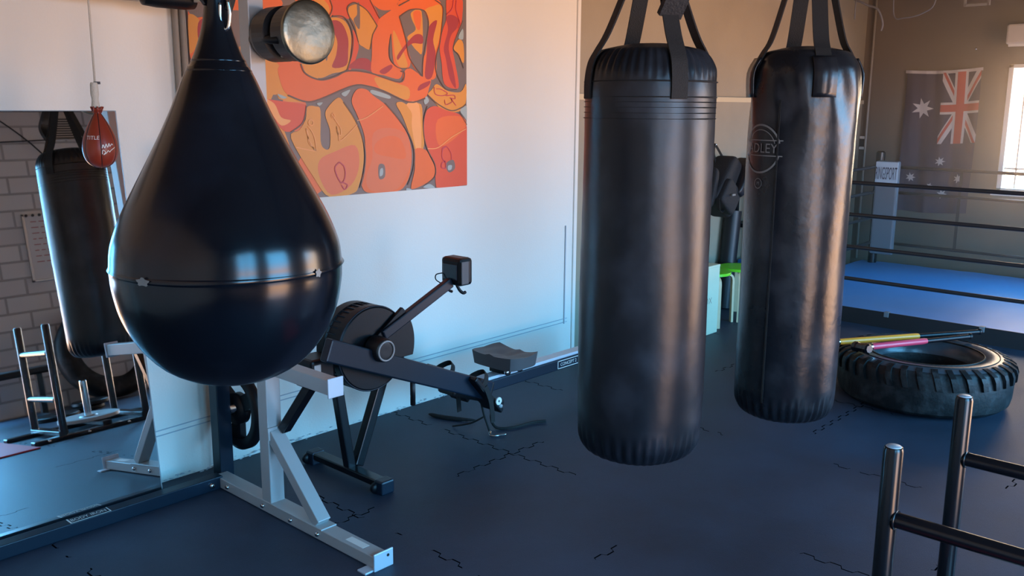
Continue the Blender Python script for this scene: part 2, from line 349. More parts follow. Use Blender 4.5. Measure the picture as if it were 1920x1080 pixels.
# mural shapes in board coordinates (metres along the wall, metres up)
PAINT_FILLS = [
 ('amber',[(2.612,1.779),(2.62,1.948),(2.746,1.953),(2.773,1.901),(2.861,1.874),(2.857,1.781)]),
 ('orange',[(2.618,2.022),(2.807,2.003),(2.848,1.995),(2.775,1.949),(2.62,1.939)]),
 ('amber',[(2.511,1.928),(2.589,1.922),(2.617,1.847),(2.61,1.802),(2.551,1.8),(2.505,1.814)]),
 ('orange',[(2.342,2.244),(2.586,2.266),(2.657,2.229),(2.582,2.193),(2.41,2.179),(2.343,2.186)]),
 ('orange',[(2.731,2.266),(2.914,2.282),(2.955,2.243),(2.947,2.199),(2.91,2.172),(2.837,2.167),(2.78,2.201)]),
 ('amber',[(2.842,2.271),(2.898,2.267),(2.931,2.231),(2.919,2.19),(2.888,2.173),(2.86,2.211)]),
 ('grey',[(2.869,2.224),(2.887,2.218),(2.895,2.195),(2.88,2.184),(2.866,2.202)]),
 ('red',[(2.956,2.277),(3.179,2.301),(3.224,2.26),(3.255,2.202),(3.236,2.164),(3.177,2.231),(3.125,2.262),(3.081,2.269),(3.04,2.235),(3.059,2.188),(2.947,2.199),(2.952,2.243)]),
 ('orange',[(3.192,2.312),(3.382,2.328),(3.374,2.277),(3.338,2.253),(3.25,2.252)]),
 ('amber',[(3.119,2.259),(3.177,2.236),(3.236,2.164),(3.205,2.117),(3.187,2.042),(3.138,2.053),(3.112,2.072),(3.09,2.16),(3.053,2.207),(3.053,2.243),(3.09,2.261)]),
 ('grey',[(3.107,2.263),(3.124,2.264),(3.122,2.145),(3.096,2.158),(3.083,2.187),(3.106,2.213)]),
 ('amber',[(2.891,2.166),(2.965,2.188),(3.03,2.171),(3.063,2.109),(3.057,2.024),(3.031,1.934),(2.936,1.908),(2.862,1.884),(2.779,1.899),(2.751,1.948),(2.806,1.994),(2.868,2.035),(2.859,2.121)]),
 ('crimson',[(2.896,2.138),(2.952,2.173),(3.008,2.16),(3.043,2.093),(3.042,2.024),(3.027,1.953),(2.938,1.939),(2.964,2.0),(2.974,2.07),(2.944,2.121)]),
 ('grey',[(2.886,2.123),(2.933,2.12),(2.909,1.979),(2.897,1.997)]),
 ('red',[(3.076,2.135),(3.111,2.062),(3.098,2.006),(3.063,1.94),(3.041,1.931),(3.065,2.025)]),
 ('crimson',[(3.114,1.992),(3.182,1.985),(3.197,1.929),(3.135,1.937),(3.044,1.939),(3.051,1.957)]),
 ('orange',[(2.622,1.936),(2.752,1.946),(2.773,1.901),(2.861,1.873),(2.954,1.892),(3.037,1.921),(3.18,1.917),(3.385,1.873),(3.415,1.925),(3.462,1.953),(3.557,1.911),(3.62,1.899),(3.604,1.844),(3.574,1.794),(3.455,1.769),(3.279,1.825),(3.178,1.849),(3.067,1.85),(2.857,1.779),(2.767,1.768),(2.664,1.798),(2.627,1.854)]),
 ('amber',[(3.22,1.899),(3.385,1.866),(3.456,1.841),(3.441,1.782),(3.3,1.817),(3.239,1.848)]),
 ('orange',[(3.238,2.164),(3.255,2.202),(3.338,2.253),(3.388,2.283),(3.414,2.208),(3.44,2.09),(3.47,2.001),(3.451,1.953),(3.387,1.953),(3.346,1.986),(3.334,2.125),(3.313,2.057),(3.318,1.995),(3.359,1.96),(3.408,1.938),(3.382,1.893),(3.275,1.91),(3.194,1.924),(3.198,2.011),(3.206,2.112)]),
 ('amber',[(3.346,2.126),(3.363,2.137),(3.438,2.0),(3.444,1.958),(3.394,1.956),(3.36,2.007)]),
 ('orange',[(3.381,2.282),(3.466,2.326),(3.657,2.342),(3.711,2.304),(3.716,2.256),(3.696,2.119),(3.668,2.042),(3.655,1.905),(3.557,1.909),(3.513,1.939),(3.463,2.001),(3.426,2.104)]),
 ('amber',[(3.648,2.299),(3.698,2.308),(3.712,2.256),(3.688,2.13),(3.653,2.052),(3.631,2.116),(3.67,2.22),(3.602,2.178),(3.61,2.232),(3.581,2.272)]),
 ('grey',[(3.392,2.224),(3.472,2.264),(3.559,2.271),(3.595,2.231),(3.603,2.178),(3.585,2.049),(3.562,2.005),(3.555,1.911),(3.502,1.955),(3.464,2.022),(3.437,2.105),(3.41,2.192)]),
 ('amber',[(3.48,2.251),(3.555,2.261),(3.557,2.048),(3.522,2.046),(3.479,2.081),(3.448,2.119),(3.51,2.162),(3.484,2.213)]),
 ('orange',[(3.493,2.25),(3.548,2.259),(3.543,2.169),(3.514,2.173)]),
 ('crimson',[(3.602,2.173),(3.672,2.222),(3.64,2.116),(3.659,2.031),(3.628,1.911),(3.575,1.911),(3.591,2.039)]),
 ('crimson',[(3.375,2.018),(3.44,2.084),(3.506,2.135),(3.558,2.133),(3.558,2.09),(3.487,2.087),(3.432,2.052),(3.381,1.995)]),
 ('crimson',[(3.248,1.931),(3.325,1.967),(3.335,1.949),(3.282,1.916)]),
 ('crimson',[(3.537,1.864),(3.613,1.888),(3.597,1.86),(3.522,1.832)]),
 ('red',[(3.752,2.356),(3.867,2.366),(3.866,2.229),(3.833,2.166),(3.792,2.081),(3.809,2.004),(3.84,1.876),(3.816,1.848),(3.724,1.874),(3.704,1.989),(3.69,2.076),(3.715,2.175),(3.743,2.236)]),
 ('crimson',[(3.741,2.242),(3.786,2.261),(3.843,2.238),(3.826,2.19),(3.779,2.146),(3.761,2.068),(3.795,1.959),(3.816,1.853),(3.767,1.903),(3.738,2.012),(3.722,2.077),(3.756,2.177)]),
 ('amber',[(3.839,2.127),(3.878,2.105),(3.88,1.996),(3.828,2.049),(3.799,2.076)]),
 ('amber',[(3.627,1.841),(3.666,1.872),(3.751,1.835),(3.855,1.831),(3.9,1.878),(3.895,1.763),(3.838,1.718),(3.718,1.723),(3.642,1.773),(3.595,1.811)]),
 ('orange',[(2.158,2.148),(2.181,2.129),(2.263,2.123),(2.252,1.94),(2.184,1.9),(2.152,1.969)]),
 ('amber',[(2.157,2.135),(2.208,2.127),(2.21,2.078),(2.192,2.012),(2.153,1.977)]),
 ('crimson',[(2.212,2.119),(2.263,2.116),(2.252,1.94),(2.216,1.988),(2.199,2.057)]),
 ('red',[(2.455,1.799),(2.519,1.781),(2.652,1.764),(2.77,1.748),(2.759,1.692),(2.736,1.653),(2.691,1.624),(2.645,1.619),(2.612,1.639),(2.531,1.697)]),
 ('pale',[(2.519,1.779),(2.584,1.756),(2.62,1.69),(2.676,1.673),(2.621,1.649),(2.575,1.697)]),
 ('amber',[(2.776,1.74),(2.827,1.743),(2.856,1.721),(2.85,1.572),(2.873,1.529),(2.905,1.535),(2.911,1.621),(2.885,1.696),(2.9,1.736),(2.97,1.789),(3.013,1.752),(3.069,1.68),(3.112,1.592),(3.127,1.508),(3.12,1.425),(3.09,1.331),(3.049,1.289),(2.894,1.28),(2.805,1.378),(2.672,1.586),(2.726,1.628),(2.764,1.682)]),
 ('pink',[(2.84,1.472),(2.941,1.514),(3.071,1.541),(3.094,1.436),(3.038,1.334),(2.907,1.29),(2.836,1.386)]),
 ('orange',[(3.055,1.772),(3.091,1.831),(3.154,1.833),(3.202,1.801),(3.287,1.752),(3.366,1.68),(3.432,1.6),(3.465,1.507),(3.459,1.403),(3.426,1.323),(3.357,1.281),(3.173,1.283),(3.116,1.307),(3.108,1.363),(3.134,1.429),(3.138,1.55),(3.126,1.616),(3.087,1.703)]),
 ('pink',[(3.196,1.604),(3.32,1.63),(3.432,1.589),(3.457,1.496),(3.451,1.404),(3.357,1.293),(3.18,1.292),(3.139,1.362),(3.185,1.471)]),
 ('orange',[(3.209,1.548),(3.29,1.585),(3.386,1.567),(3.422,1.463),(3.309,1.472),(3.207,1.498)]),
 ('amber',[(3.36,1.758),(3.398,1.77),(3.45,1.753),(3.543,1.757),(3.553,1.633),(3.563,1.54),(3.539,1.494),(3.492,1.507),(3.455,1.588),(3.404,1.691)]),
 ('pale',[(3.435,1.759),(3.527,1.754),(3.539,1.505),(3.5,1.512),(3.471,1.634),(3.472,1.708)]),
 ('orange',[(3.492,1.507),(3.571,1.504),(3.61,1.456),(3.642,1.401),(3.634,1.348),(3.568,1.31),(3.472,1.286),(3.461,1.31),(3.49,1.402)]),
 ('red',[(3.565,1.685),(3.592,1.731),(3.654,1.749),(3.736,1.725),(3.849,1.699),(3.904,1.629),(3.907,1.604),(3.919,1.321),(3.872,1.283),(3.681,1.281),(3.649,1.305),(3.642,1.425),(3.579,1.516),(3.563,1.604)]),
 ('orange',[(3.669,1.673),(3.853,1.69),(3.896,1.629),(3.75,1.535),(3.668,1.537)]),
 ('light',[(3.195,1.831),(3.31,1.804),(3.306,1.786),(3.191,1.811)]),
 ('light',[(2.989,1.81),(3.048,1.83),(3.017,1.795)]),
 ('light',[(3.563,1.777),(3.583,1.803),(3.603,1.777),(3.575,1.757)]),
 ('light',[(3.849,1.726),(3.903,1.75),(3.906,1.671),(3.879,1.69)]),
 ('light',[(3.551,1.29),(3.6,1.308),(3.642,1.28)]),
 ('light',[(3.424,1.294),(3.464,1.284),(3.429,1.275)]),
 ('light',[(2.833,1.758),(2.87,1.763),(2.851,1.746)]),
 ('light',[(2.604,1.802),(2.657,1.785),(2.625,1.78)]),
 ('light',[(3.836,2.138),(3.873,2.19),(3.876,2.132)]),
 ('grey',[(3.227,1.43),(3.267,1.429),(3.269,1.366),(3.229,1.357)]),
 ('light',[(3.237,1.407),(3.256,1.412),(3.255,1.378),(3.233,1.371)]),
 ('grey',[(3.741,1.427),(3.792,1.437),(3.804,1.388),(3.757,1.366),(3.732,1.397)]),
 ('light',[(3.749,1.406),(3.779,1.407),(3.774,1.383),(3.749,1.381)]),
]
PAINT_STROKES = [
 ('dark',0.0057,[(2.746,1.95),(2.773,1.903),(2.861,1.875),(2.954,1.894),(3.037,1.925),(3.18,1.919),(3.386,1.876),(3.422,1.926),(3.394,1.935)]),
 ('dark',0.0057,[(2.664,1.796),(2.767,1.766),(2.857,1.779),(3.067,1.85),(3.178,1.848),(3.279,1.825),(3.455,1.769),(3.574,1.791)]),
 ('dark',0.0046,[(2.947,2.192),(3.015,2.194),(3.058,2.153),(3.075,2.085),(3.062,2.005),(3.032,1.931)]),
 ('dark',0.0034,[(3.238,2.164),(3.177,2.233),(3.119,2.263),(3.081,2.269),(3.042,2.24),(3.059,2.188),(3.089,2.135),(3.11,2.072)]),
 ('dark',0.0034,[(3.255,2.202),(3.192,2.292)]),
 ('dark',0.0034,[(3.206,2.118),(3.238,2.164)]),
 ('dark',0.0034,[(3.206,2.118),(3.187,2.042)]),
 ('dark',0.0034,[(3.332,2.128),(3.32,2.057),(3.325,1.995),(3.38,1.953),(3.459,1.953)]),
 ('dark',0.0046,[(3.388,2.278),(3.466,2.315)]),
 ('dark',0.0046,[(3.393,2.222),(3.472,2.264),(3.566,2.269),(3.599,2.231),(3.602,2.168),(3.562,2.005),(3.555,1.911)]),
 ('dark',0.0046,[(3.393,2.222),(3.437,2.105),(3.463,2.006),(3.557,1.911)]),
 ('dark',0.0046,[(3.656,2.331),(3.711,2.304),(3.716,2.251),(3.692,2.108),(3.664,2.031),(3.659,1.944),(3.704,1.873),(3.751,1.841),(3.822,1.845)]),
 ('dark',0.0034,[(3.873,2.235),(3.796,2.087),(3.84,2.039),(3.88,1.967)]),
 ('dark',0.0046,[(3.591,1.812),(3.671,1.76),(3.777,1.723),(3.862,1.741),(3.896,1.762)]),
 ('dark',0.0046,[(2.77,1.745),(2.759,1.692),(2.736,1.653),(2.673,1.617)]),
 ('dark',0.0057,[(3.001,1.767),(3.069,1.685),(3.112,1.603),(3.136,1.508),(3.126,1.403),(3.096,1.315)]),
 ('dark',0.0057,[(3.28,1.763),(3.366,1.686),(3.44,1.606),(3.484,1.507),(3.478,1.402),(3.434,1.311)]),
 ('dark',0.0046,[(3.59,1.748),(3.561,1.673),(3.56,1.586),(3.587,1.504),(3.642,1.419),(3.641,1.348),(3.567,1.304)]),
 ('dark',0.0034,[(3.845,1.714),(3.904,1.641)]),
 ('dark',0.0034,[(2.935,2.27),(2.948,2.233),(2.929,2.193),(2.885,2.166)]),
 ('dark',0.0034,[(2.155,2.147),(2.152,1.969),(2.184,1.9)]),
 ('pale',0.0034,[(3.587,1.51),(3.668,1.513),(3.776,1.57),(3.896,1.617)]),
 ('pale',0.0034,[(3.086,1.671),(3.149,1.686),(3.265,1.747)]),
 ('pale',0.0034,[(2.794,1.677),(2.808,1.666),(2.799,1.648),(2.78,1.655),(2.782,1.672),(2.794,1.678)]),
 ('pale',0.0034,[(2.774,1.643),(2.797,1.618),(2.814,1.578),(2.817,1.523),(2.794,1.548),(2.775,1.583),(2.762,1.633),(2.773,1.608),(2.777,1.559),(2.817,1.52),(2.699,1.541)]),
 ('pale',0.0034,[(2.923,1.706),(2.947,1.671),(2.977,1.63),(2.976,1.595),(2.957,1.61),(2.952,1.641),(2.963,1.595),(2.978,1.569),(3.087,1.649)]),
 ('pale',0.0023,[(2.93,1.711),(2.942,1.696),(2.932,1.681),(2.92,1.696),(2.93,1.711)]),
 ('magenta',0.0046,[(2.964,1.457),(2.995,1.43),(2.997,1.378),(2.973,1.348),(2.943,1.391),(2.935,1.432),(2.964,1.457)]),
 ('magenta',0.0046,[(2.973,1.353),(3.011,1.336),(2.994,1.313),(2.973,1.338)]),
 ('magenta',0.0034,[(3.7,1.506),(3.734,1.518),(3.771,1.48),(3.775,1.438)]),
 ('magenta',0.0046,[(3.734,1.518),(3.704,1.5),(3.7,1.453),(3.728,1.422),(3.724,1.392),(3.695,1.399),(3.699,1.423),(3.729,1.434)]),
 ('magenta',0.0034,[(3.643,1.855),(3.65,1.817),(3.704,1.807),(3.747,1.821),(3.696,1.843),(3.658,1.845)]),
 ('magenta',0.0034,[(3.735,1.807),(3.798,1.811),(3.806,1.791),(3.766,1.796)]),
 ('magenta',0.0034,[(3.723,1.785),(3.734,1.757),(3.782,1.774),(3.774,1.791),(3.814,1.752)]),
 ('magenta',0.0034,[(3.798,2.344),(3.786,2.294),(3.743,2.258)]),
 ('magenta',0.0034,[(3.822,2.346),(3.818,2.291),(3.849,2.222),(3.833,2.188)]),
]

# ================================================================ SETTING
WY = 3.948            # face of the white wall
struct('floor', bx(-1.6, 10.3, -1.6, 4.3, -0.1, 0), 'rubber_floor')
struct('ceiling', bx(-1.6, 10.3, -1.6, 4.3, 3.3, 3.4), 'ceiling_dark')
struct('wall_left', bx(-1.6, 4.97, WY, 4.3, 0, 3.3), 'white_wall')
b = bx(4.97, 10.2, 4.12, 4.3, 1.84, 3.3); struct('wall_alcove', b, 'grey_beige_wall')
struct('wall_alcove_lower', bx(4.97, 10.2, 4.10, 4.3, 0, 1.80), 'grey_beige_wall')
struct('trim_1', bx(4.97, 10.2, 4.085, 4.3, 1.80, 1.84), 'ledge_cream')
struct('trim_2', bx(4.95, 4.985, WY-0.012, 4.12, 0, 3.3), 'white_wall', bevel=0.006)
b = BM(); WX = 10.2
wy0, wy1, wz0, wz1 = 1.42, 2.66, 0.93, 2.19
box(b, WX, WX+0.15, -1.6, wy0, 0, 3.3); box(b, WX, WX+0.15, wy1, 4.3, 0, 3.3)
box(b, WX, WX+0.15, wy0, wy1, 0, wz0); box(b, WX, WX+0.15, wy0, wy1, wz1, 3.3)
struct('wall_back', b, 'brown_wall')
b = BM(); holes = [(-0.5, 0.6, 0.9, 2.8), (1.25, 2.65, 0.0, 2.6), (4.6, 7.8, 0.0, 2.4)]; xa = -1.6; dx0, dx1 = 4.6, 7.8
for hx0, hx1, hz0, hz1 in holes:
    box(b, xa, hx0, -1.65, -1.5, 0, 3.3); xa = hx1
    if hz0 > 0: box(b, hx0, hx1, -1.65, -1.5, 0, hz0)
    box(b, hx0, hx1, -1.65, -1.5, hz1, 3.3)
box(b, xa, 10.2, -1.65, -1.5, 0, 3.3)
struct('wall_right', b, 'brick')
struct('wall_near', bx(-1.7, -1.6, -1.6, 4.3, 0, 3.3), 'white_wall')
# window in the far wall: frame, two sashes and the sill
win = struct('window_1', bx(WX+0.06, WX+0.066, wy0, wy1, wz0, wz1), 'glass', loc=(WX, 2.04, wz0))
b = BM()
for a in ((wy1-0.045, wy1, wz0, wz1), (wy0, wy0+0.045, wz0, wz1), (wy0, wy1, wz1-0.035, wz1), (wy0, wy1, wz0, wz0+0.045)):
    box(b, WX-0.015, WX+0.09, *a)
obj('window_frame', b, 'window_frame_white', win, bevel=0.004)
b = BM(); box(b, WX+0.03, WX+0.06, 2.03, 2.06, wz0, wz1); box(b, WX+0.03, WX+0.06, 2.50, 2.515, wz0, wz1)
box(b, WX+0.03, WX+0.06, wy0, wy1, 1.16, 1.18)
obj('glazing_bar', b, 'window_frame_white', win)
obj('window_sill', bx(WX-0.05, WX+0.02, wy0-0.04, wy1+0.04, wz0-0.03, wz0), 'window_frame_white', win, bevel=0.004)
# roller door rolled up to its drum, and the side door and window frames on the same wall
door = struct('door_1', lathe(BM(), [(0, -1.65), (0.17, -1.65), (0.17, 1.65), (0, 1.65)], (6.2, -1.28, 2.62), (1, 0, 0), 32), 'door_shutter', loc=(6.2, -1.3, 2.45))
obj('guide_rail', bx(4.55, 4.61, -1.53, -1.47, 0, 2.45), 'black_metal', door); obj('guide_rail', bx(7.79, 7.85, -1.53, -1.47, 0, 2.45), 'black_metal', door)
b = BM()
for a in ((1.23, 1.28, 0, 2.63), (2.62, 2.67, 0, 2.63), (1.23, 2.67, 2.58, 2.63)): box(b, a[0], a[1], -1.66, -1.48, a[2], a[3])
struct('door_2', b, 'window_frame_white')
w2 = struct('window_2', bx(-0.5, 0.6, -1.60, -1.594, 0.9, 2.8), 'glass', loc=(0.05, -1.6, 0.9))
b = BM()
for a in ((-0.52, -0.47, 0.88, 2.82), (0.57, 0.62, 0.88, 2.82), (-0.52, 0.62, 0.88, 0.93), (-0.52, 0.62, 2.77, 2.82), (0.03, 0.06, 0.9, 2.8)): box(b, a[0], a[1], -1.66, -1.48, a[2], a[3])
obj('window_frame', b, 'window_frame_white', w2)
# two service pipes up the wall beside the mural
for i, x in enumerate((2.095, 2.128)):
    struct('trim_%d' % (10+i), tube(BM(), [(x, WY-0.014, 0.95), (x, WY-0.014, 3.3)], 0.0135, 12), 'pipe_grey', smooth=True)
# flush conduit pair low along the white wall, rising at the corner
b = BM()
for z in (0.25, 0.275):
    tube(b, smooth_pts([(1.84, WY-0.004, z-0.02), (2.7, WY-0.004, z), (4.90, WY-0.004, z+0.02)], 6), 0.0028, 6)
tube(b, [(4.87, WY-0.004, 0.26), (4.87, WY-0.004, 0.95)], 0.005, 6)
struct('trim_3', b, 'groove')
b = BM(); box(b, -1.6, 10.2, -1.5, -1.3, 2.86, 3.02); struct('trim_4', b, 'timber_beam')
# crumbling render where the white wall meets the mats
b = BM()
random.seed(3)
for i in range(170):
    x = random.uniform(1.9, 4.9); r = random.uniform(0.002, 0.006)
    bmesh.ops.create_icosphere(b, subdivisions=1, radius=r, matrix=Matrix.Translation((x, WY-random.uniform(0.002, 0.014), random.uniform(0.0, 0.022))) @ Matrix.Diagonal((random.uniform(1, 3), 0.7, 0.6, 1)))
o = struct('baseboard_left', b, 'groove')

# ================================================================ LARGE THINGS
# ---- mural board on the white wall
bd = thing('graffiti_mural', (3.03, WY, 1.28), 'large orange graffiti mural board on the white wall', 'mural')
MX0, MX1, MZ0, MZ1 = 2.155, 3.905, 1.281, 2.55
YB = WY-0.014
obj('board', bx(MX0, MX1, YB, WY-0.001, MZ0, MZ1), 'paint_grey', bd)
fills = {}
names = ['orange', 'amber', 'grey', 'red', 'crimson', 'pale', 'pink', 'light', 'dark', 'magenta']
b = BM(); lay = 0
def inb(x, z): return V((min(max(x, MX0), MX1), YB-0.0006-0.00004*lay, min(max(z, MZ0), MZ1)))
for i, (x, z, rx_, rz_) in enumerate(((2.27, 1.86, 0.10, 0.15), (2.50, 1.90, 0.12, 0.16), (2.30, 1.50, 0.12, 0.19), (2.55, 1.52, 0.12, 0.18), (2.78, 1.40, 0.10, 0.11), (2.42, 1.70, 0.10, 0.07), (2.70, 1.72, 0.07, 0.10))):
    lay += 1   # the part of the mural behind the water bag
    poly_flat(b, [(x+rx_*math.cos(t*PI/10)*(1+0.12*math.sin(t*0.9+i)), z+rz_*math.sin(t*PI/10)) for t in range(20)], inb, (0, 1, 3, 1, 0, 4, 6)[i])
for nm, pts in PAINT_FILLS:
    lay += 1
    q = [(p.x, p.y) for p in smooth_pts([(x, z, 0) for x, z in pts], 4, True)]
    poly_flat(b, q, inb, names.index(nm))
# rounded colour shapes above the part the photo shows
for i in range(16):
    lay += 1; x = MX0+0.12+i*0.105; r = 0.07+0.03*((i*7) % 3)
    q = [(x+r*math.cos(t*PI/8), 2.47+0.09*math.sin(t*PI/8)) for t in range(16)]
    poly_flat(b, q, inb, (0, 1, 4, 3)[i % 4])
for nm, w_, pts in PAINT_STROKES:
    lay += 1
    q = stroke2(smooth_pts([(x, z, 0) for x, z in pts], 5), w_*1.35); mi = names.index(nm)
    vv = [(b.verts.new(inb(p.x, p.y)), b.verts.new(inb(r.x, r.y))) for p, r in q]
    for a, c in zip(vv, vv[1:]):
        f = b.faces.new((a[0], a[1], c[1], c[0])); f.material_index = mi
for f in b.faces:
    f.normal_update()
    if f.normal.y > 0: f.normal_flip()
obj('painting', b, ['paint_'+x for x in names], bd)

# ---- leaning mirror
th = math.radians(6.2); yb = 3.755
def mp(x, s, d): return V((x, yb+s*math.sin(th)+d*math.cos(th), 0.048*0+s*math.cos(th)-d*math.sin(th)))
def slab(x0, x1, s0, s1, d0, d1):
    b = BM(); vs_ = [b.verts.new(mp(x, s, d)) for x in (x0, x1) for s in (s0, s1) for d in (d0, d1)]
    for f in ((0, 1, 3, 2), (4, 6, 7, 5), (0, 4, 5, 1), (2, 3, 7, 6), (0, 2, 6, 4), (1, 5, 7, 3)): b.faces.new([vs_[i] for i in f])
    bmesh.ops.recalc_face_normals(b, faces=b.faces); return b
mir = thing('wall_mirror', (0.6, 3.76, 0), 'tall frameless mirror leaning on the white wall behind the dark floor rail', 'mirror')
SL = 1.728
obj('mirror_glass', slab(-0.9, 1.80, 0.004, SL, 0, 0.001), 'mirror_glass', mir)
obj('mirror_backing', slab(-0.9, 1.805, 0.004, SL+0.003, 0.0012, 0.007), 'mirror_edge', mir)

# ---- heavy bags
def heavy_bag(name, cx, cy, r, z0, z1, m, label, cuff, style, rot=0.0, tilt=0.0):
    """z0 underside, z1 top of the dome; straps meet at a ring above"""
    t = thing(name, (cx, cy, z0), label, 'punching bag')
    L = z1-z0; c = (cx, cy, 0)
    sh = r*0.55
    prof = [(0, z0), (r*0.5, z0+0.004), (r*0.80, z0+0.02), (r*0.93, z0+0.055), (r*0.985, z0+0.11), (r, z0+0.2), (r*1.01, z0+L*0.35), (r*1.005, z0+L*0.6), (r*1.0, z1-cuff-0.03), (r*0.99, z1-sh), (r*0.93, z1-sh*0.55), (r*0.80, z1-sh*0.22), (r*0.62, z1-0.012), (r*0.3, z1), (0, z1)]
    pf = fine(prof, 6)
    rnd = random.Random(len(name)+int(cx*10)); ph = [rnd.uniform(0, 6.28) for _ in range(8)]
    def fn(a, rr, h, i):
        e = 0
        if h < z0+0.13: k = 1-abs((h-z0-0.06)/0.07); e += max(0, k)*0.0055*math.sin(38*a+2*math.sin(3*a))          # gathers at the foot
        if h > z1-sh*1.0 and style == 'pleat': k = min(1, (h-(z1-sh))/0.04)*min(1, (z1-h)/0.02); e += max(0, k)*0.005*math.sin(44*a+2.5*math.sin(2*a))
        if style == 'crease' and z1-sh-0.25 < h < z1-0.02:
            k = max(0, 1-abs(h-(z1-sh-0.06))/0.2); e += k*(0.006*math.sin(5*a+ph[0]+h*9)+0.004*math.sin(11*a+h*14+ph[1]))
        e += 0.002*math.sin(2*a+5*h+ph[2])+0.0010*math.sin(5*a-7*h+ph[3])+0.0005*math.sin(3*a+60*h+ph[4])
        return rr+e*min(1, rr/r*1.2)
    obj('bag_body', lathe(BM(), pf, c, seg=160, fn=fn), m, t, smooth=True)
    return t
# nearer bag
B1 = (2.50, 1.69); R1 = 0.208; Z0, Z1 = 0.585, 1.945
hb = heavy_bag('heavy_bag', B1[0], B1[1], R1, Z0, Z1, 'bag_leather', 'big black leather heavy bag with pleated dome top, nearest the mural', 0.2, 'pleat')
def ring_band(cx, cy, r, z, h, p=0.004, seg=96):
    return lathe(BM(), [(r-0.004, z-h/2), (r+p, z-h/2+0.002), (r+p+0.001, z), (r+p, z+h/2-0.002), (r-0.004, z+h/2)], (cx, cy, 0), seg=seg)
for z, h in ((1.828, 0.006), (1.781, 0.006), (1.766, 0.004), (1.750, 0.004), (1.733, 0.004), (1.716, 0.005)):
    obj('stitched_seam', ring_band(B1[0], B1[1], R1, z, h, 0.0022), 'webbing', hb, smooth=True)
def straps(t, cx, cy, r, zlow, ztop, apex, angs, width, pads=0.0, dome=0.11):
    A = V((cx, cy, apex))
    for a in angs:
        e = V((math.cos(a), math.sin(a), 0)); c = V((cx, cy, 0)); side = V((-e.y, e.x, 0))
        P = [c+e*(r+0.003)+V((0, 0, zlow)), c+e*(r+0.003)+V((0, 0, ztop-dome*1.05)), c+e*(r*0.97)+V((0, 0, ztop-dome*0.55)), c+e*(r*0.87)+V((0, 0, ztop-dome*0.20)), c+e*(r*0.72)+V((0, 0, ztop+0.03))]
        P2 = [c+e*(r*0.5)+V((0, 0, ztop+0.42*(apex-ztop))), A+e*0.03]
        obj('strap', ribbon(BM(), smooth_pts(P+P2, 5), width, side, 0.005), 'webbing', t)
vdir = math.atan2(-B1[1], -B1[0])
straps(hb, B1[0], B1[1], R1, 1.775, Z1, 2.27, [vdir+0.42, vdir+0.42+PI/2, vdir+0.42+PI, vdir+0.42-PI/2], 0.052)
def links(t, cx, cy, z0, z1, name='chain', r=0.014, m='chrome'):
    b = BM(); z = z0; k = 0
    while z < z1:
        a = V((1, 0, 0)) if k % 2 else V((0, 1, 0))
        pts = [V((cx, cy, z))+a*(0.6*r*math.cos(2*PI*i/10))+V((0, 0, r*1.25*math.sin(2*PI*i/10))) for i in range(10)]
        tube(b, pts, r*0.22, 6, closed=True); z += r*1.9; k += 1
    return obj(name, b, m, t, smooth=True)
def hoop(cx, cy, z, r, w_, ax=(1, 0, 0)):
    d, s, u = frame_axes(ax)
    return tube(BM(), [V((cx, cy, z))+s*r*math.cos(2*PI*i/20)+u*r*math.sin(2*PI*i/20) for i in range(20)], w_, 8, closed=True)
obj('ring', hoop(B1[0], B1[1], 2.28, 0.03, 0.005, fw), 'chrome', hb, smooth=True)
links(hb, B1[0], B1[1], 2.32, 3.31)
# dark hand wrap knotted round the front strap
e = V((math.cos(vdir+0.42), math.sin(vdir+0.42), 0)); q = V((B1[0], B1[1], 0))
obj('hanging_sleeve', ribbon(BM(), smooth_pts([q+e*0.118+V((0.0, 0.0, 2.02)), q+e*0.16+V((0.01, -0.004, 2.10)), q+e*0.13+V((0.0, 0.02, 2.17)), q+e*0.08+V((0, 0, 2.24))], 5), [0.075]*16, (-e.y, e.x, 0), 0.02), 'backpack_cloth', hb)
# further bag
d2 = 3.75; a2 = math.radians(25.15); B2 = (d2*math.cos(a2), d2*math.sin(a2)); R2 = 0.197; Z0b, Z1b = 0.52, 1.978
hb2 = heavy_bag('heavy_bag', B2[0], B2[1], R2, Z0b, Z1b, 'bag_vinyl', 'slim black vinyl heavy bag with round emblem, hanging in front of the tractor tyre', 0.2, 'crease')
v2 = math.atan2(-B2[1], -B2[0])
straps(hb2, B2[0], B2[1], R2*0.96, 1.80, Z1b, 2.40, [v2+0.35+i*PI/2 for i in range(4)], 0.058)
for i in range(4):
    a = v2+0.35+i*PI/2; e = V((math.cos(a), math.sin(a), 0)); c = V((B2[0], B2[1], 0))
    obj('strap_pocket', ribbon(BM(), smooth_pts([c+e*(R2+0.010)+V((0, 0, 1.79)), c+e*(R2+0.012)+V((0, 0, 1.88)), c+e*(R2*0.93)+V((0, 0, 1.935))], 4), 0.085, (-e.y, e.x, 0), 0.006), 'bag_vinyl', hb2, smooth=True)
b = BM()
a = v2-0.42; 
for k in range(2):
    pts = [V((B2[0]+(R2+0.0035)*math.cos(a+k*0.02), B2[1]+(R2+0.0035)*math.sin(a+k*0.02), z)) for z in (0.62+0.04*i for i in range(30))]
    tube(b, pts, 0.0022, 5)
obj('side_seam', b, 'webbing', hb2, smooth=True)
obj('ring', hoop(B2[0], B2[1], 2.41, 0.03, 0.005, fw), 'chrome', hb2, smooth=True); links(hb2, B2[0], B2[1], 2.45, 3.31)
def on_cyl(cx, cy, r, a0, z0):
    return lambda x, y: V((cx+r*math.cos(a0-(-x)/r), cy+r*math.sin(a0+x/r), z0+y))
b = BM(); ea = v2-0.80; ez = 1.60; F = on_cyl(B2[0], B2[1], R2+0.0045, ea, ez)
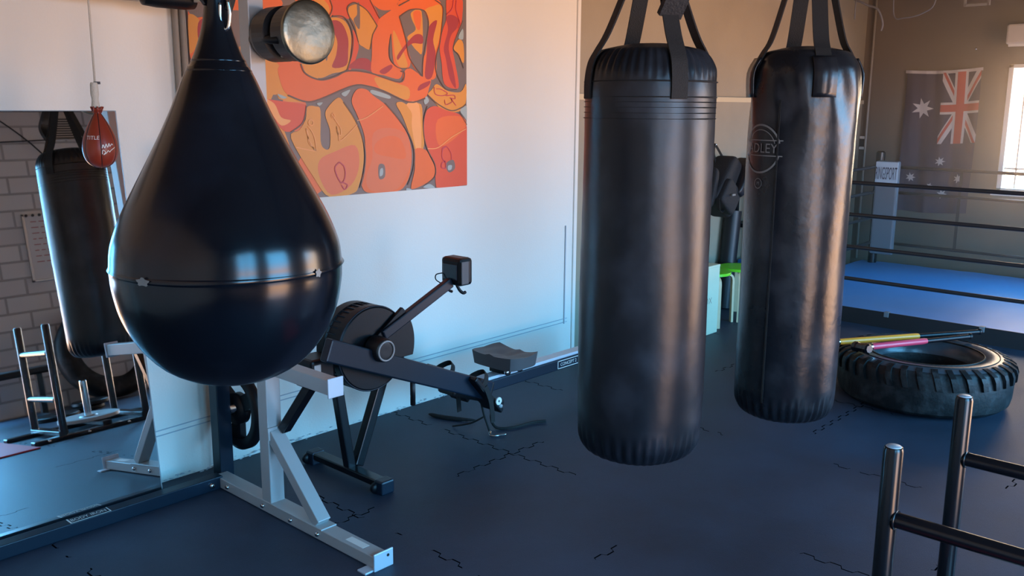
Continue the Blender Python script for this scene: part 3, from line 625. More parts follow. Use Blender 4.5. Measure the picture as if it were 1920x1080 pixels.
def ringpoly(b, F, r, w_, n_=40, a0=0, a1=2*PI):
    vs_ = [(b.verts.new(F(r*math.cos(t), r*math.sin(t))), b.verts.new(F((r-w_)*math.cos(t), (r-w_)*math.sin(t)))) for t in [a0+(a1-a0)*i/n_ for i in range(n_+1)]]
    for p, q in zip(vs_, vs_[1:]): b.faces.new((p[0], p[1], q[1], q[0]))
ringpoly(b, F, 0.092, 0.007, a0=0.25, a1=PI-0.25); ringpoly(b, F, 0.092, 0.007, a0=PI+0.3, a1=2*PI-0.3)
ringpoly(b, F, 0.072, 0.003, a0=0.3, a1=PI-0.3)
for z in (0.03, -0.027):
    for i in range(12): 
        x0 = -0.1+i*0.2/12; f = b.faces.new([b.verts.new(F(x0, z)), b.verts.new(F(x0+0.2/12, z)), b.verts.new(F(x0+0.2/12, z+0.004)), b.verts.new(F(x0, z+0.004))])
text(b, 'ADLEY', 0.050, lambda x, y: F(x+0.005, y+0.001))
obj('emblem', b, 'print_grey', hb2, label='faded grey round emblem with lettering')
b = BM(); ringpoly(b, on_cyl(B2[0], B2[1], R2+0.0045, ea, 1.47), 0.02, 0.003, 20); text(b, 'M', 0.02, on_cyl(B2[0], B2[1], R2+0.0045, ea, 1.47)); obj('small_mark', b, 'print_grey', hb2)

# ---- water bag in the foreground
WB = (1.035, 1.772)
wb_ = thing('water_bag', (WB[0], WB[1], 1.155), 'glossy black teardrop water bag filling the left foreground', 'punching bag')
prof = [(0, 1.150), (0.04, 1.152), (0.09, 1.163), (0.150, 1.197), (0.196, 1.250), (0.225, 1.310), (0.238, 1.370), (0.2405, 1.407), (0.2425, 1.412), (0.2405, 1.417), (0.235, 1.461), (0.214, 1.517), (0.186, 1.572), (0.156, 1.628), (0.127, 1.684), (0.100, 1.740),
        (0.077, 1.795), (0.064, 1.822), (0.062, 1.826), (0.0575, 1.832), (0.045, 1.860), (0.0305, 1.905), (0.023, 1.95), (0.021, 1.985), (0.024, 2.0), (0, 2.004)]
def wf(a, r, h, i):
    return r+0.0010*math.sin(3*a+4*h)*min(1, r/0.1)
obj('bladder', lathe(BM(), fine(prof, 3), (*WB, 0), seg=128, fn=wf), 'water_rubber', wb_, smooth=True)
def wr(z):
    for (r0, h0), (r1, h1) in zip(prof, prof[1:]):
        if h0 <= z <= h1 and h1 > h0: return r0+(r1-r0)*(z-h0)/(h1-h0)
    return 0.02
obj('moulding_seam', lathe(BM(), [(0.239, 1.405), (0.2445, 1.4125), (0.239, 1.420)], (*WB, 0), seg=128), 'water_rubber', wb_, smooth=True)
for z in (1.838, 1.818):
    r = wr(z); obj('neck_rib', lathe(BM(), [(r-0.003, z-0.006), (r+0.0008, z), (r-0.004, z+0.006)], (*WB, 0), seg=64), 'water_rubber', wb_, smooth=True)
vw = math.atan2(-WB[1], -WB[0])
for i, (da, wd) in enumerate(((-0.72, 0.030), (0.78, 0.016))):   # worn white patches on the seam
    a0 = vw+da; b = BM(); n_ = 18; pts = []
    for k in range(n_):
        t = 2*PI*k/n_; rr = 1+0.22*math.sin(5*t+i)
        pts.append((wd/2*rr*math.cos(t), 0.008*rr*math.sin(t)))
    poly_flat(b, pts, lambda x, y: V((WB[0]+0.2458*math.cos(a0+x/0.24), WB[1]+0.2458*math.sin(a0+x/0.24), 1.413+y)))
    if i == 0: poly_flat(b, [(x*0.3+0.002, y*0.3) for x, y in pts], lambda x, y: V((WB[0]+0.2464*math.cos(a0+x/0.24), WB[1]+0.2464*math.sin(a0+x/0.24), 1.413+y)))
    obj('filler_plug', b, 'print_grey', wb_, label='pale worn plug on the seam')
obj('hanging_loop', ribbon(BM(), smooth_pts([(WB[0]-0.018, WB[1]+0.01, 1.95), (WB[0]-0.035, WB[1]+0.02, 1.99), (WB[0]-0.02, WB[1]+0.01, 2.06), (WB[0], WB[1], 2.08), (WB[0]+0.02, WB[1]-0.01, 2.05), (WB[0]+0.03, WB[1]-0.02, 1.985), (WB[0]+0.02, WB[1]-0.015, 1.94)], 5), 0.03, tuple(fw), 0.005), 'webbing', wb_)
obj('shackle', tube(BM(), smooth_pts([V((WB[0], WB[1], 1.93))+rt*(0.024+0.010*math.cos(t))+V((0, 0, 0.035*math.sin(t)))+(-fw*0.020) for t in (2.6, 3.4, 4.2, 5.2, 6.2, 7.0)], 4), 0.0035, 8), 'chrome', wb_, smooth=True)
links(wb_, WB[0], WB[1], 2.08, 3.31, r=0.016)

# ---- cable rack: dark floor rail, silver foot, posts
rk = thing('cable_gym_rack', (2.08, 3.5, 0), 'silver and dark blue gym rack frame standing behind the water bag', 'gym rack')
obj('floor_rail', bx(0.2, 2.06, 3.685, 3.745, 0.0, 0.06), 'dark_blue_metal', rk, bevel=0.004, label='long dark blue floor rail')
FX0, FX1 = 2.045, 2.115
obj('foot_beam', bx(FX0, FX1, 2.56, 3.74, 0.004, 0.052), 'silver_metal', rk, bevel=0.003)
b = bx(FX0-0.012, FX1+0.012, 2.552, 2.56, 0.0, 0.072)
obj('end_plate', b, 'silver_plate', rk, bevel=0.003)
obj('foot_lug', bx(FX0-0.05, FX0+0.0, 2.56, 2.61, 0.0, 0.008), 'silver_plate', rk, bevel=0.002)
obj('end_bolt_hole', lathe(BM(), [(0, 0), (0.006, 0), (0.006, 0.0015), (0, 0.0015)], (2.10, 2.5515, 0.05), (0, -1, 0), 12), 'pad_black', rk)
obj('sticker', bx(FX0+0.018, FX1-0.018, 2.66, 2.77, 0.052, 0.0528), 'print_white', rk, label='blank pale sticker')
for y in (3.62, 3.33, 3.12, 2.93):
    obj('bolt', lathe(BM(), [(0, 0.01), (0.007, 0.01), (0.010, 0.005), (0.010, -0.001)], (FX0, y, 0.028), (-1, 0, 0), 12), 'chrome', rk, smooth=True)
obj('bolt', lathe(BM(), [(0, 0.014), (0.010, 0.014), (0.013, 0.006), (0.013, -0.001)], (2.0, 3.685, 0.03), (0, -1, 0), 12), 'chrome', rk, smooth=True)
obj('sleeve_plate', bx(FX0-0.004, FX1+0.004, 2.90, 3.36, 0.050, 0.057), 'silver_metal', rk, bevel=0.002)
obj('post', bx(2.045, 2.115, 3.265, 3.335, 0.05, 2.26), 'silver_metal', rk, bevel=0.004, label='silver post')
obj('brace', bar(BM(), (2.08, 3.27, 0.37), (2.08, 2.945, 0.06), 0.062, 0.05, (0, 1, 0.9)), 'silver_metal', rk, bevel=0.003)
obj('bracket', bx(2.04, 2.12, 3.255, 3.268, 0.345, 0.40), 'silver_metal', rk)
obj('post', bx(2.085, 2.155, 3.745, 3.815, 0.0, 1.55), 'dark_blue_metal', rk, bevel=0.004, label='dark post against the wall')
obj('arm', bx(2.05, 2.11, 2.83, 3.265, 0.638, 0.698), 'silver_metal', rk, bevel=0.003, label='silver arm with a plate on its end')
obj('arm_cap', bx(2.043, 2.117, 2.822, 2.83, 0.628, 0.708), 'silver_plate', rk, bevel=0.003)
obj('strut', bar(BM(), (2.11, 3.24, 0.385), (2.13, 3.02, 0.66), 0.045, 0.04), 'black_metal', rk, bevel=0.003)
obj('cross_tube', bx(2.06, 2.10, 3.33, 3.75, 2.17, 2.23), 'cream_metal', rk, bevel=0.003)
obj('top_beam', bx(0.2, 2.1, 3.75, 3.81, 2.165, 2.23), 'black_metal', rk, bevel=0.004)
obj('beam_end_cap', lathe(BM(), fine([(0, -0.12), (0.04, -0.12), (0.045, 0), (0.04, 0.10), (0, 0.10)], 2), (1.98, 3.74, 2.185), (1, 0, 0), 20), 'black_plastic', rk, smooth=True)
obj('plate_peg', lathe(BM(), [(0, 0.0), (0.024, 0.0), (0.024, 0.17), (0.02, 0.175), (0, 0.175)], (2.15, 3.755, 0.345), (1, 0, 0), 20), 'chrome', rk, smooth=True)
obj('grip_tube', tube(BM(), [(2.05, 3.25, 2.00), (2.04, 3.05, 1.99)], 0.017, 14), 'black_plastic', rk, smooth=True)
# pulley drum near the top of the silver post
obj('drum_housing', lathe(BM(), [(0, 0), (0.10, 0), (0.105, 0.02), (0.105, 0.10), (0.06, 0.11), (0.06, 0.14), (0.105, 0.15), (0.105, 0.24), (0, 0.24)], (2.13, 3.24, 2.02), (0, -1, 0), 40), 'pad_black', rk, smooth=False)
obj('drum_bracket', bx(2.10, 2.20, 3.06, 3.26, 1.93, 1.965), 'cream_metal', rk, bevel=0.003)
obj('steel_disc', lathe(BM(), fine([(0, 0.0), (0.108, 0.0), (0.118, 0.006), (0.112, 0.016), (0.06, 0.024), (0, 0.026)], 3), (2.13, 3.0, 2.02), (0, -1, 0), 56), 'brushed_steel', rk, smooth=True, label='round brushed steel disc')
b = BM(); text(b, 'BODY IRON', 0.036, lambda x, y: V((1.455-0.0+x*0.75, 3.713+y, 0.0608)))
box(b, 1.372, 1.378, 3.69, 3.738, 0.060, 0.0608); box(b, 1.536, 1.540, 3.69, 3.738, 0.060, 0.0608); box(b, 1.372, 1.54, 3.688, 3.6905, 0.060, 0.0608)
obj('maker_label', b, 'print_white', rk, label='white outlined maker lettering on the rail')
# weight plate on the peg
wp = thing('weight_plate', (2.235, 3.765, 0.165), 'black weight plate with grip holes hung low beside the dark rack post', 'weight plate')
b = BM(); c0 = (2.165, 3.735, 0.345)
lathe(b, [(0.145, 0.0), (0.175, -0.004), (0.196, 0.006), (0.196, 0.034), (0.175, 0.044), (0.145, 0.040), (0.145, 0.0)], c0, (1, 0, 0), 56)
obj('rim', b, 'black_plastic', wp, smooth=True)
b = BM(); lathe(b, [(0.026, -0.002), (0.075, -0.002), (0.075, 0.042), (0.026, 0.042), (0.026, -0.002)], c0, (1, 0, 0), 40); obj('hub', b, 'black_plastic', wp, smooth=True)
for k in range(3):
    a = PI/6+k*2*PI/3; e = V((0, math.cos(a), math.sin(a))); c = V(c0)+V((0.02, 0, 0))
    obj('web', bar(BM(), c+e*0.06, c+e*0.155, 0.075, 0.03, (1, 0, 0)), 'black_plastic', wp)

# ---- rowing machine
RY = 3.35
rw = thing('rowing_machine', (2.54, RY, 0), 'black rowing machine with round fan housing beside the white wall', 'rowing machine')
obj('front_foot', bx(2.505, 2.565, 3.09, 3.66, 0.028, 0.062), 'black_metal', rw, bevel=0.006)
for y in (3.10, 3.63):
    obj('caster', lathe(BM(), [(0, -0.012), (0.026, -0.012), (0.028, 0), (0.026, 0.012), (0, 0.012)], (2.505, y+0.02, 0.027), (0, 1, 0), 20), 'black_plastic', rw, smooth=True)
    obj('foot_cap', bx(2.50, 2.575, y-0.03, y+0.03, 0.0, 0.066), 'dark_blue_metal', rw, bevel=0.008)
obj('leg', bar(BM(), (2.475, RY, 0.45), (2.535, RY, 0.055), 0.045, 0.045, (1, 0, 0)), 'black_metal', rw, bevel=0.006)
obj('leg', bar(BM(), (2.76, RY, 0.50), (2.575, RY, 0.055), 0.05, 0.05, (1, 0, 0)), 'black_metal', rw, bevel=0.006)
HC = (2.62, 0.64)
b = lathe(BM(), [(0, -0.0), (0.192, 0.0), (0.203, 0.008), (0.203, 0.05), (0.196, 0.055), (0.196, 0.11), (0.203, 0.115), (0.203, 0.165), (0.19, 0.175), (0, 0.175)], (HC[0], 3.255, HC[1]), (0, 1, 0), 64)
obj('fan_housing', b, 'black_plastic', rw, smooth='auto')
b = BM(); n_ = 40
for k in range(n_):
    a = 2*PI*k/n_; bar(b, (HC[0]+0.199*math.cos(a), 3.30, HC[1]+0.199*math.sin(a)), (HC[0]+0.199*math.cos(a), 3.372, HC[1]+0.199*math.sin(a)), 0.004, 0.006)
obj('vent_slats', b, 'dark_blue_metal', rw)
obj('cowl_rim', tube(BM(), [(HC[0]+0.2*math.cos(t), 3.262, HC[1]+0.2*math.sin(t)) for t in [2*PI*i/60 for i in range(60)]], 0.004, 6, closed=True), 'dark_blue_metal', rw, smooth=True)
# wide side guard behind the hub reaching forward
b = BM(); pts = [(0.0, 0.06)]+[(0.235*math.cos(math.radians(d)), 0.235*math.sin(math.radians(d))+0.005) for d in range(46, -22, -4)]+[(0.0, -0.07)]
fr = [b.verts.new((HC[0]+x, 3.235, HC[1]+z)) for x, z in pts]; bk = [b.verts.new((HC[0]+x, 3.255, HC[1]+z)) for x, z in pts]
b.faces.new(fr); b.faces.new(bk[::-1])
for i in range(len(pts)): j = (i+1) % len(pts); b.faces.new((fr[i], bk[i], bk[j], fr[j]))
bmesh.ops.recalc_face_normals(b, faces=b.faces); obj('side_guard', b, 'black_plastic', rw, bevel=0.003)
obj('hub_cap', lathe(BM(), fine([(0.0, 0.0), (0.045, 0.0), (0.055, 0.012), (0.06, 0.06), (0.06, 0.08)], 3), (HC[0]-0.01, 3.155, HC[1]+0.01), (0, 1, 0), 36), 'pad_black', rw, smooth=True)
obj('hub_ring', tube(BM(), [(HC[0]-0.01+0.045*math.cos(t), 3.152, HC[1]+0.01+0.045*math.sin(t)) for t in [2*PI*i/40 for i in range(40)]], 0.0045, 8, closed=True), 'silver_metal', rw, smooth=True)
obj('main_beam', bar(BM(), (2.31, 3.20, 0.705), (3.37, 3.24, 0.27), 0.05, 0.105), 'dark_blue_metal', rw, bevel=0.008)
obj('rear_housing', bx(2.29, 2.42, 3.28, 3.42, 0.50, 0.64), 'black_plastic', rw, bevel=0.015)
obj('housing_plate', bx(2.30, 2.305+0.03, 3.272, 3.28, 0.52, 0.62), 'silver_metal', rw, bevel=0.003)
obj('monitor_arm', bar(BM(), (2.66, 3.24, 0.70), (3.10, 3.24, 0.892), 0.035, 0.05), 'dark_blue_metal', rw, bevel=0.006)
mo = obj('monitor', bx(3.10, 3.19, 3.17, 3.31, 0.875, 1.015), 'black_plastic', rw, bevel=0.018)
obj('monitor_back_panel', bx(3.094, 3.101, 3.19, 3.29, 0.905, 0.985), 'screen_dark', mo, bevel=0.004)
obj('monitor_side', bx(3.105, 3.155, 3.164, 3.171, 0.885, 1.0), 'seat_grey', mo, bevel=0.004)
obj('monitor_cable', tube(BM(), smooth_pts([(3.11, 3.30, 0.93), (3.07, 3.31, 0.925), (3.06, 3.30, 0.90), (3.075, 3.26, 0.88)], 5), 0.003, 6), 'black_plastic', rw, smooth=True)
obj('handle_hook', tube(BM(), smooth_pts([(3.12, 3.22, 0.885), (3.135, 3.21, 0.85), (3.15, 3.20, 0.835), (3.165, 3.20, 0.838)], 4), 0.008, 8), 'black_plastic', rw, smooth=True)
obj('handle_hook', tube(BM(), smooth_pts([(3.09, 3.26, 0.875), (3.10, 3.25, 0.85), (3.12, 3.25, 0.84)], 4), 0.007, 8), 'black_plastic', rw, smooth=True)
obj('hanging_grip', tube(BM(), [(2.825, 3.22, 0.47), (2.825, 3.22, 0.325)], 0.013, 12), 'pad_black', rw, smooth=True)
rl = obj('slide_rail', bx(3.33, 4.86, RY-0.045, RY+0.045, 0.225, 0.288), 'dark_blue_metal', rw, bevel=0.006)
obj('rail_track', bx(3.36, 4.86, RY-0.036, RY+0.036, 0.288, 0.306), 'silver_plate', rl, bevel=0.003)
b = BM(); text(b, 'CONCEPT 2', 0.028, lambda x, y: V((4.13+x, RY-0.0458, 0.256+y)))
for a in ((4.03, 4.25, 0.277, 0.281), (4.03, 4.25, 0.233, 0.237), (4.03, 4.034, 0.233, 0.281), (4.246, 4.25, 0.233, 0.281)): box(b, a[0], a[1], RY-0.0462, RY-0.045, a[2], a[3])
obj('rail_lettering', b, 'print_white', rw, label='white boxed lettering')
obj('rear_leg', bar(BM(), (4.78, RY, 0.23), (4.82, RY, 0.03), 0.05, 0.05, (1, 0, 0)), 'black_metal', rw)
obj('rear_foot', bx(4.79, 4.85, RY-0.2, RY+0.2, 0.0, 0.035), 'black_metal', rw, bevel=0.006)
# seat with two scooped cheeks
b = BM(); nx, ny = 14, 18; grid = []
for i in range(nx+1):
    row = []
    for j in range(ny+1):
        u, v = i/nx*2-1, j/ny*2-1
        sx_ = 0.125*(1-0.10*abs(v)**3); sy_ = 0.165*(1-0.12*abs(u)**4)
        z = 0.392+0.028*(v*v)+0.022*max(0, -u)*(1-v*v)-0.018*math.cos(v*PI*2)*(1-abs(u))*0.5+0.010*math.exp(-(v/0.15)**2)
        row.append((3.62+u*sx_*1.0, RY+v*sy_, z))
    grid.append(row)
tp = [[b.verts.new(p) for p in r] for r in grid]; bt = [[b.verts.new((p[0]*0.0+3.62+(p[0]-3.62)*0.93, RY+(p[1]-RY)*0.93, 0.345)) for p in r] for r in grid]
for i in range(nx):
    for j in range(ny):
        b.faces.new((tp[i][j], tp[i+1][j], tp[i+1][j+1], tp[i][j+1])); b.faces.new((bt[i][j], bt[i][j+1], bt[i+1][j+1], bt[i+1][j]))
for i in range(nx): b.faces.new((tp[i][0], bt[i][0], bt[i+1][0], tp[i+1][0])); b.faces.new((tp[i][ny], tp[i+1][ny], bt[i+1][ny], bt[i][ny]))
for j in range(ny): b.faces.new((tp[0][j], tp[0][j+1], bt[0][j+1], bt[0][j])); b.faces.new((tp[nx][j], bt[nx][j], bt[nx][j+1], tp[nx][j+1]))
st = obj('seat', b, 'seat_grey', rw, smooth='auto', label='grey moulded seat')
obj('seat_carriage', bx(3.55, 3.69, RY-0.055, RY+0.055, 0.305, 0.346), 'black_plastic', rw, bevel=0.006)
for x in (3.57, 3.67):
    obj('seat_roller', lathe(BM(), [(0, -0.014), (0.018, -0.014), (0.018, 0.014), (0, 0.014)], (x, RY-0.062, 0.318), (0, 1, 0), 16), 'chrome', rw, smooth=True)
obj('footrest_frame', bar(BM(), (3.18, RY, 0.33), (3.46, RY, 0.225), 0.13, 0.12), 'pad_black', rw, bevel=0.015)
# foot plates, one each side of the rail
for s in (-1, 1):
    y = RY+s*0.125
    fp = obj('foot_plate', bar(BM(), (3.20, y, 0.385), (3.40, y, 0.165), 0.135, 0.03, (1, 0, 1)), 'black_plastic', rw, bevel=0.008)
    obj('heel_cup', bar(BM(), (3.36, y, 0.22), (3.43, y, 0.20), 0.10, 0.03, (1, 0, 1)), 'black_plastic', fp, bevel=0.008)
    obj('toe_strap', ribbon(BM(), smooth_pts([(3.24, y-0.065, 0.32), (3.29, y-0.05, 0.36), (3.33, y, 0.385), (3.29, y+0.05, 0.36), (3.24, y+0.065, 0.32)], 4), 0.035, (0.67, 0, -0.74), 0.004), 'webbing', fp)
    obj('strap_tail', ribbon(BM(), smooth_pts([(3.27, y-0.065, 0.33), (3.30, y-0.075, 0.24), (3.31, y-0.08, 0.13)], 4), 0.03, (1, 0, 0), 0.004), 'webbing', fp)
    obj('axle_end', lathe(BM(), [(0.006, 0.006), (0.021, 0.006), (0.021, 0.0), (0.006, 0.0)], (3.355+0.05*(s > 0), y-0.065*1.0-0.01, 0.205+0.03*(s < 0)), (0, -1, 0), 18), 'print_white', rw)
obj('axle_rod', tube(BM(), [(3.38, RY-0.20, 0.20), (3.38, RY+0.20, 0.20)], 0.01, 10), 'silver_metal', rw, smooth=True)
# jump straps and hooks lying on the mat below the rower
o = obj('resistance_band', tube(BM(), smooth_pts([(3.40, 3.74, 0.012), (3.42, 3.64, 0.012), (3.46, 3.55, 0.012), (3.51, 3.47, 0.012)], 6), [0.004, 0.008, 0.011, 0.012, 0.012, 0.013, 0.013, 0.013, 0.013, 0.013, 0.013, 0.012, 0.012, 0.011, 0.010, 0.009, 0.008, 0.006, 0.004][:19], 8), 'webbing', None, loc=(3.45, 3.6, 0), smooth=True)
tag(o, 'thick dark strap lying in an arc on the mats under the rowing machine', 'strap')
hk = thing('suspension_strap', (3.46, 3.33, 0), 'thin strap with a metal hook hanging from the rower down to the mats', 'strap')
obj('strap_line', tube(BM(), smooth_pts([(3.38, 3.30, 0.19), (3.40, 3.30, 0.12), (3.42, 3.29, 0.05), (3.42, 3.27, 0.012)], 6), 0.006, 8), 'webbing', hk, smooth=True)
obj('strap_line', tube(BM(), smooth_pts([(3.40, 3.30, 0.10), (3.38, 3.38, 0.05), (3.36, 3.50, 0.008)], 6), 0.005, 8), 'webbing', hk, smooth=True)
obj('metal_hook', tube(BM(), smooth_pts([(3.42, 3.27, 0.02), (3.40, 3.25, 0.008), (3.42, 3.22, 0.008), (3.47, 3.20, 0.008)], 6), 0.006, 8), 'chrome', hk, smooth=True)
o = obj('resistance_band', tube(BM(), smooth_pts([(3.50, 3.30, 0.17), (3.50, 3.34, 0.07), (3.50, 3.30, 0.014), (3.57, 3.24, 0.010), (3.70, 3.22, 0.010), (3.78, 3.18, 0.010)], 6), 0.008, 8), 'webbing', None, loc=(3.5, 3.27, 0), smooth=True)
tag(o, 'dark hooked strap curling towards the seat on the mats below the rower', 'strap')

# ---- speed bag on a cord
SB = (1.418, 3.241)
sb = thing('speed_bag', (SB[0], SB[1], 1.53), 'small red leather speed bag hanging on a pale cord before the mirror', 'speed bag')
prof = [(0, 1.507), (0.022, 1.510), (0.044, 1.524), (0.058, 1.550), (0.0625, 1.580), (0.058, 1.615), (0.046, 1.650), (0.031, 1.682), (0.018, 1.705), (0.013, 1.716), (0.018, 1.732), (0, 1.736)]
KZ = lambda h: 1.75-(1.75-h)*0.907
prof = [(r*0.907, KZ(h)) for r, h in prof]
pf = fine(prof, 4); vsb = math.atan2(-SB[1], -SB[0])
def sbf(a, r, h, i):
    t = abs(((a-vsb-0.06)/(PI/3)) % 1.0); t = min(t, 1-t); return r*(1+0.035*min(1, t*5)-0.02)
obj('leather_shell', lathe(BM(), pf, (*SB, 0), seg=72, fn=sbf), 'red_leather', sb, smooth=True)
b = BM()
for k in range(6):
    a = vsb+0.06+k*PI/3; tube(b, [(SB[0]+max(0.001, r*0.985)*math.cos(a), SB[1]+max(0.001, r*0.985)*math.sin(a), h) for r, h in pf], 0.0014, 5)
obj('panel_seams', b, 'pad_black', sb, smooth=True)
b = BM()
for k in range(9):
    a = k*2*PI/9; tube(b, [(SB[0]+0.012*math.cos(a), SB[1]+0.012*math.sin(a), KZ(1.716)), (SB[0]+0.02*math.cos(a+0.2), SB[1]+0.02*math.sin(a+0.2), KZ(1.738))], 0.003, 6)
obj('neck_lacing', b, 'red_leather', sb, smooth=True)
def sr(z):
    for (r0, h0), (r1, h1) in zip(pf, pf[1:]):
        if h0 <= z <= h1 and h1 > h0: return r0+(r1-r0)*(z-h0)/(h1-h0)
    return 0.03
def onball(a0, z0, up_=0.0): return lambda x, y: V((SB[0]+(sr(z0+y)+0.0016)*math.cos(a0+x/max(0.03, sr(z0+y))), SB[1]+(sr(z0+y)+0.0016)*math.sin(a0+x/max(0.03, sr(z0+y))), z0+y))
b = BM(); text(b, 'TITLE', 0.018, onball(vsb-0.42, 1.634)); obj('lettering', b, 'print_white', sb, label='white block lettering')
b = BM()
def scrib(a0, z0, pts, w_):
    F = onball(a0, z0); q = stroke2(smooth_pts([(x, y, 0) for x, y in pts], 5), w_); vv = [(b.verts.new(F(p.x, p.y)), b.verts.new(F(r.x, r.y))) for p, r in q]
    for c, d in zip(vv, vv[1:]): b.faces.new((c[0], c[1], d[1], d[0]))
scrib(vsb+0.50, 1.599, [(-0.022, 0.0), (-0.018, 0.012), (-0.014, 0.001), (-0.008, 0.014), (-0.004, 0.003), (0.002, 0.016), (0.004, 0.006), (0.012, 0.014), (0.016, 0.010)], 0.0026)
scrib(vsb+0.50, 1.583, [(-0.022, -0.004), (-0.02, 0.010), (-0.012, 0.002), (-0.018, -0.006), (-0.008, 0.001), (-0.003, 0.008), (0.002, 0.003), (0.008, 0.009), (0.024, 0.018)], 0.0024)
obj('script_print', b, 'print_white', sb, label='white handwritten style print')
obj('cord_wrap', lathe(BM(), fine([(0.009, 1.734), (0.0135, 1.741), (0.011, 1.764), (0.0135, 1.782), (0.0125, 1.813), (0.010, 1.821)], 3), (SB[0]-0.004, SB[1], 0), seg=16), 'rope_white', sb, smooth=True)
obj('toggle', bx(SB[0]-0.002, SB[0]+0.016, SB[1]-0.006, SB[1]+0.006, 1.815, 1.824), 'pad_black', sb)
obj('cord', tube(BM(), [(SB[0], SB[1], 1.80), (SB[0]+0.002, SB[1], 3.3)], 0.0038, 8), 'rope_white', sb, smooth=True)

# ---- push sled in the near right corner (its image also stands in the mirror)
X1, X2, YA, YBs, HS = 2.475, 3.09, 0.262, 0.832, 0.842
sl = thing('push_sled', (2.79, 0.55, 0), 'black steel push sled with round uprights and rungs, in the near right corner', 'sled')
for x in (X1, X2):
    for y in (YA, YBs):
        obj('upright', lathe(BM(), fine([(0, 0.02), (0.027, 0.02), (0.027, 0.1), (0.027, HS-0.012), (0.024, HS-0.003), (0.018, HS), (0, HS)], 1), (x, y, 0), seg=28), 'black_metal', sl, smooth='auto')
        obj('end_cap', lathe(BM(), [(0, HS+0.001), (0.0185, HS+0.001), (0.0215, HS-0.002), (0.021, HS-0.006)], (x, y, 0), seg=28), 'silver_plate', sl, smooth=True)
    for z in ((0.632, 0.29) if x < 2.8 else (0.632,)):
        g = obj('rung', tube(BM(), [(x, YA, z), (x, YBs, z)], 0.0225, 24), 'black_metal', sl, smooth='auto')
        obj('weld_bead', tube(BM(), [(x+0.026*math.cos(t), YBs-0.0235, z+0.026*math.sin(t)) for t in [2*PI*i/24 for i in range(24)]], 0.004, 6, closed=True), 'black_metal', g, smooth=True)
for y in (YA, YBs):
    obj('skid', bx(X1-0.22, X2+0.22, y-0.04, y+0.04, 0.0, 0.03), 'black_metal', sl, bevel=0.006)
    for x in (X1-0.12, X1+0.16, X2-0.16, X2+0.12):
        obj('bolt', lathe(BM(), [(0, 0.012), (0.010, 0.012), (0.012, 0.0)], (x, y+(0.04 if y > 0.5 else -0.04), 0.016), (0, 1 if y > 0.5 else -1, 0), 10), 'chrome', sl, smooth=True)
for x in (X1, 2.79, X2): obj('cross_bar', bx(x-0.035, x+0.035, YA, YBs, 0.03, 0.06), 'black_metal', sl, bevel=0.004)
obj('weight_peg', lathe(BM(), [(0, 0.06), (0.026, 0.06), (0.026, 0.36), (0.022, 0.365), (0, 0.365)], (2.79, 0.50, 0), seg=24), 'chrome', sl, smooth='auto')
o = obj('weight_plate', lathe(BM(), [(0.03, 0.0), (0.20, 0.0), (0.222, 0.006), (0.222, 0.03), (0.20, 0.036), (0.17, 0.026), (0.07, 0.026), (0.06, 0.036), (0.03, 0.036), (0.03, 0)], (2.79, 0.50, 0.061), seg=48), 'silver_metal', None, loc=(2.79, 0.5, 0.06), smooth='auto')
tag(o, 'grey steel weight plate lying on the sled, seen in the mirror', 'weight plate')
o = obj('floor_mat', bx(1.75, 2.24, 0.1, 1.02, 0.0, 0.012), 'red_mat', None, loc=(2.0, 0.5, 0), bevel=0.004)
tag(o, 'red floor mat seen at the lower left edge of the mirror', 'mat')

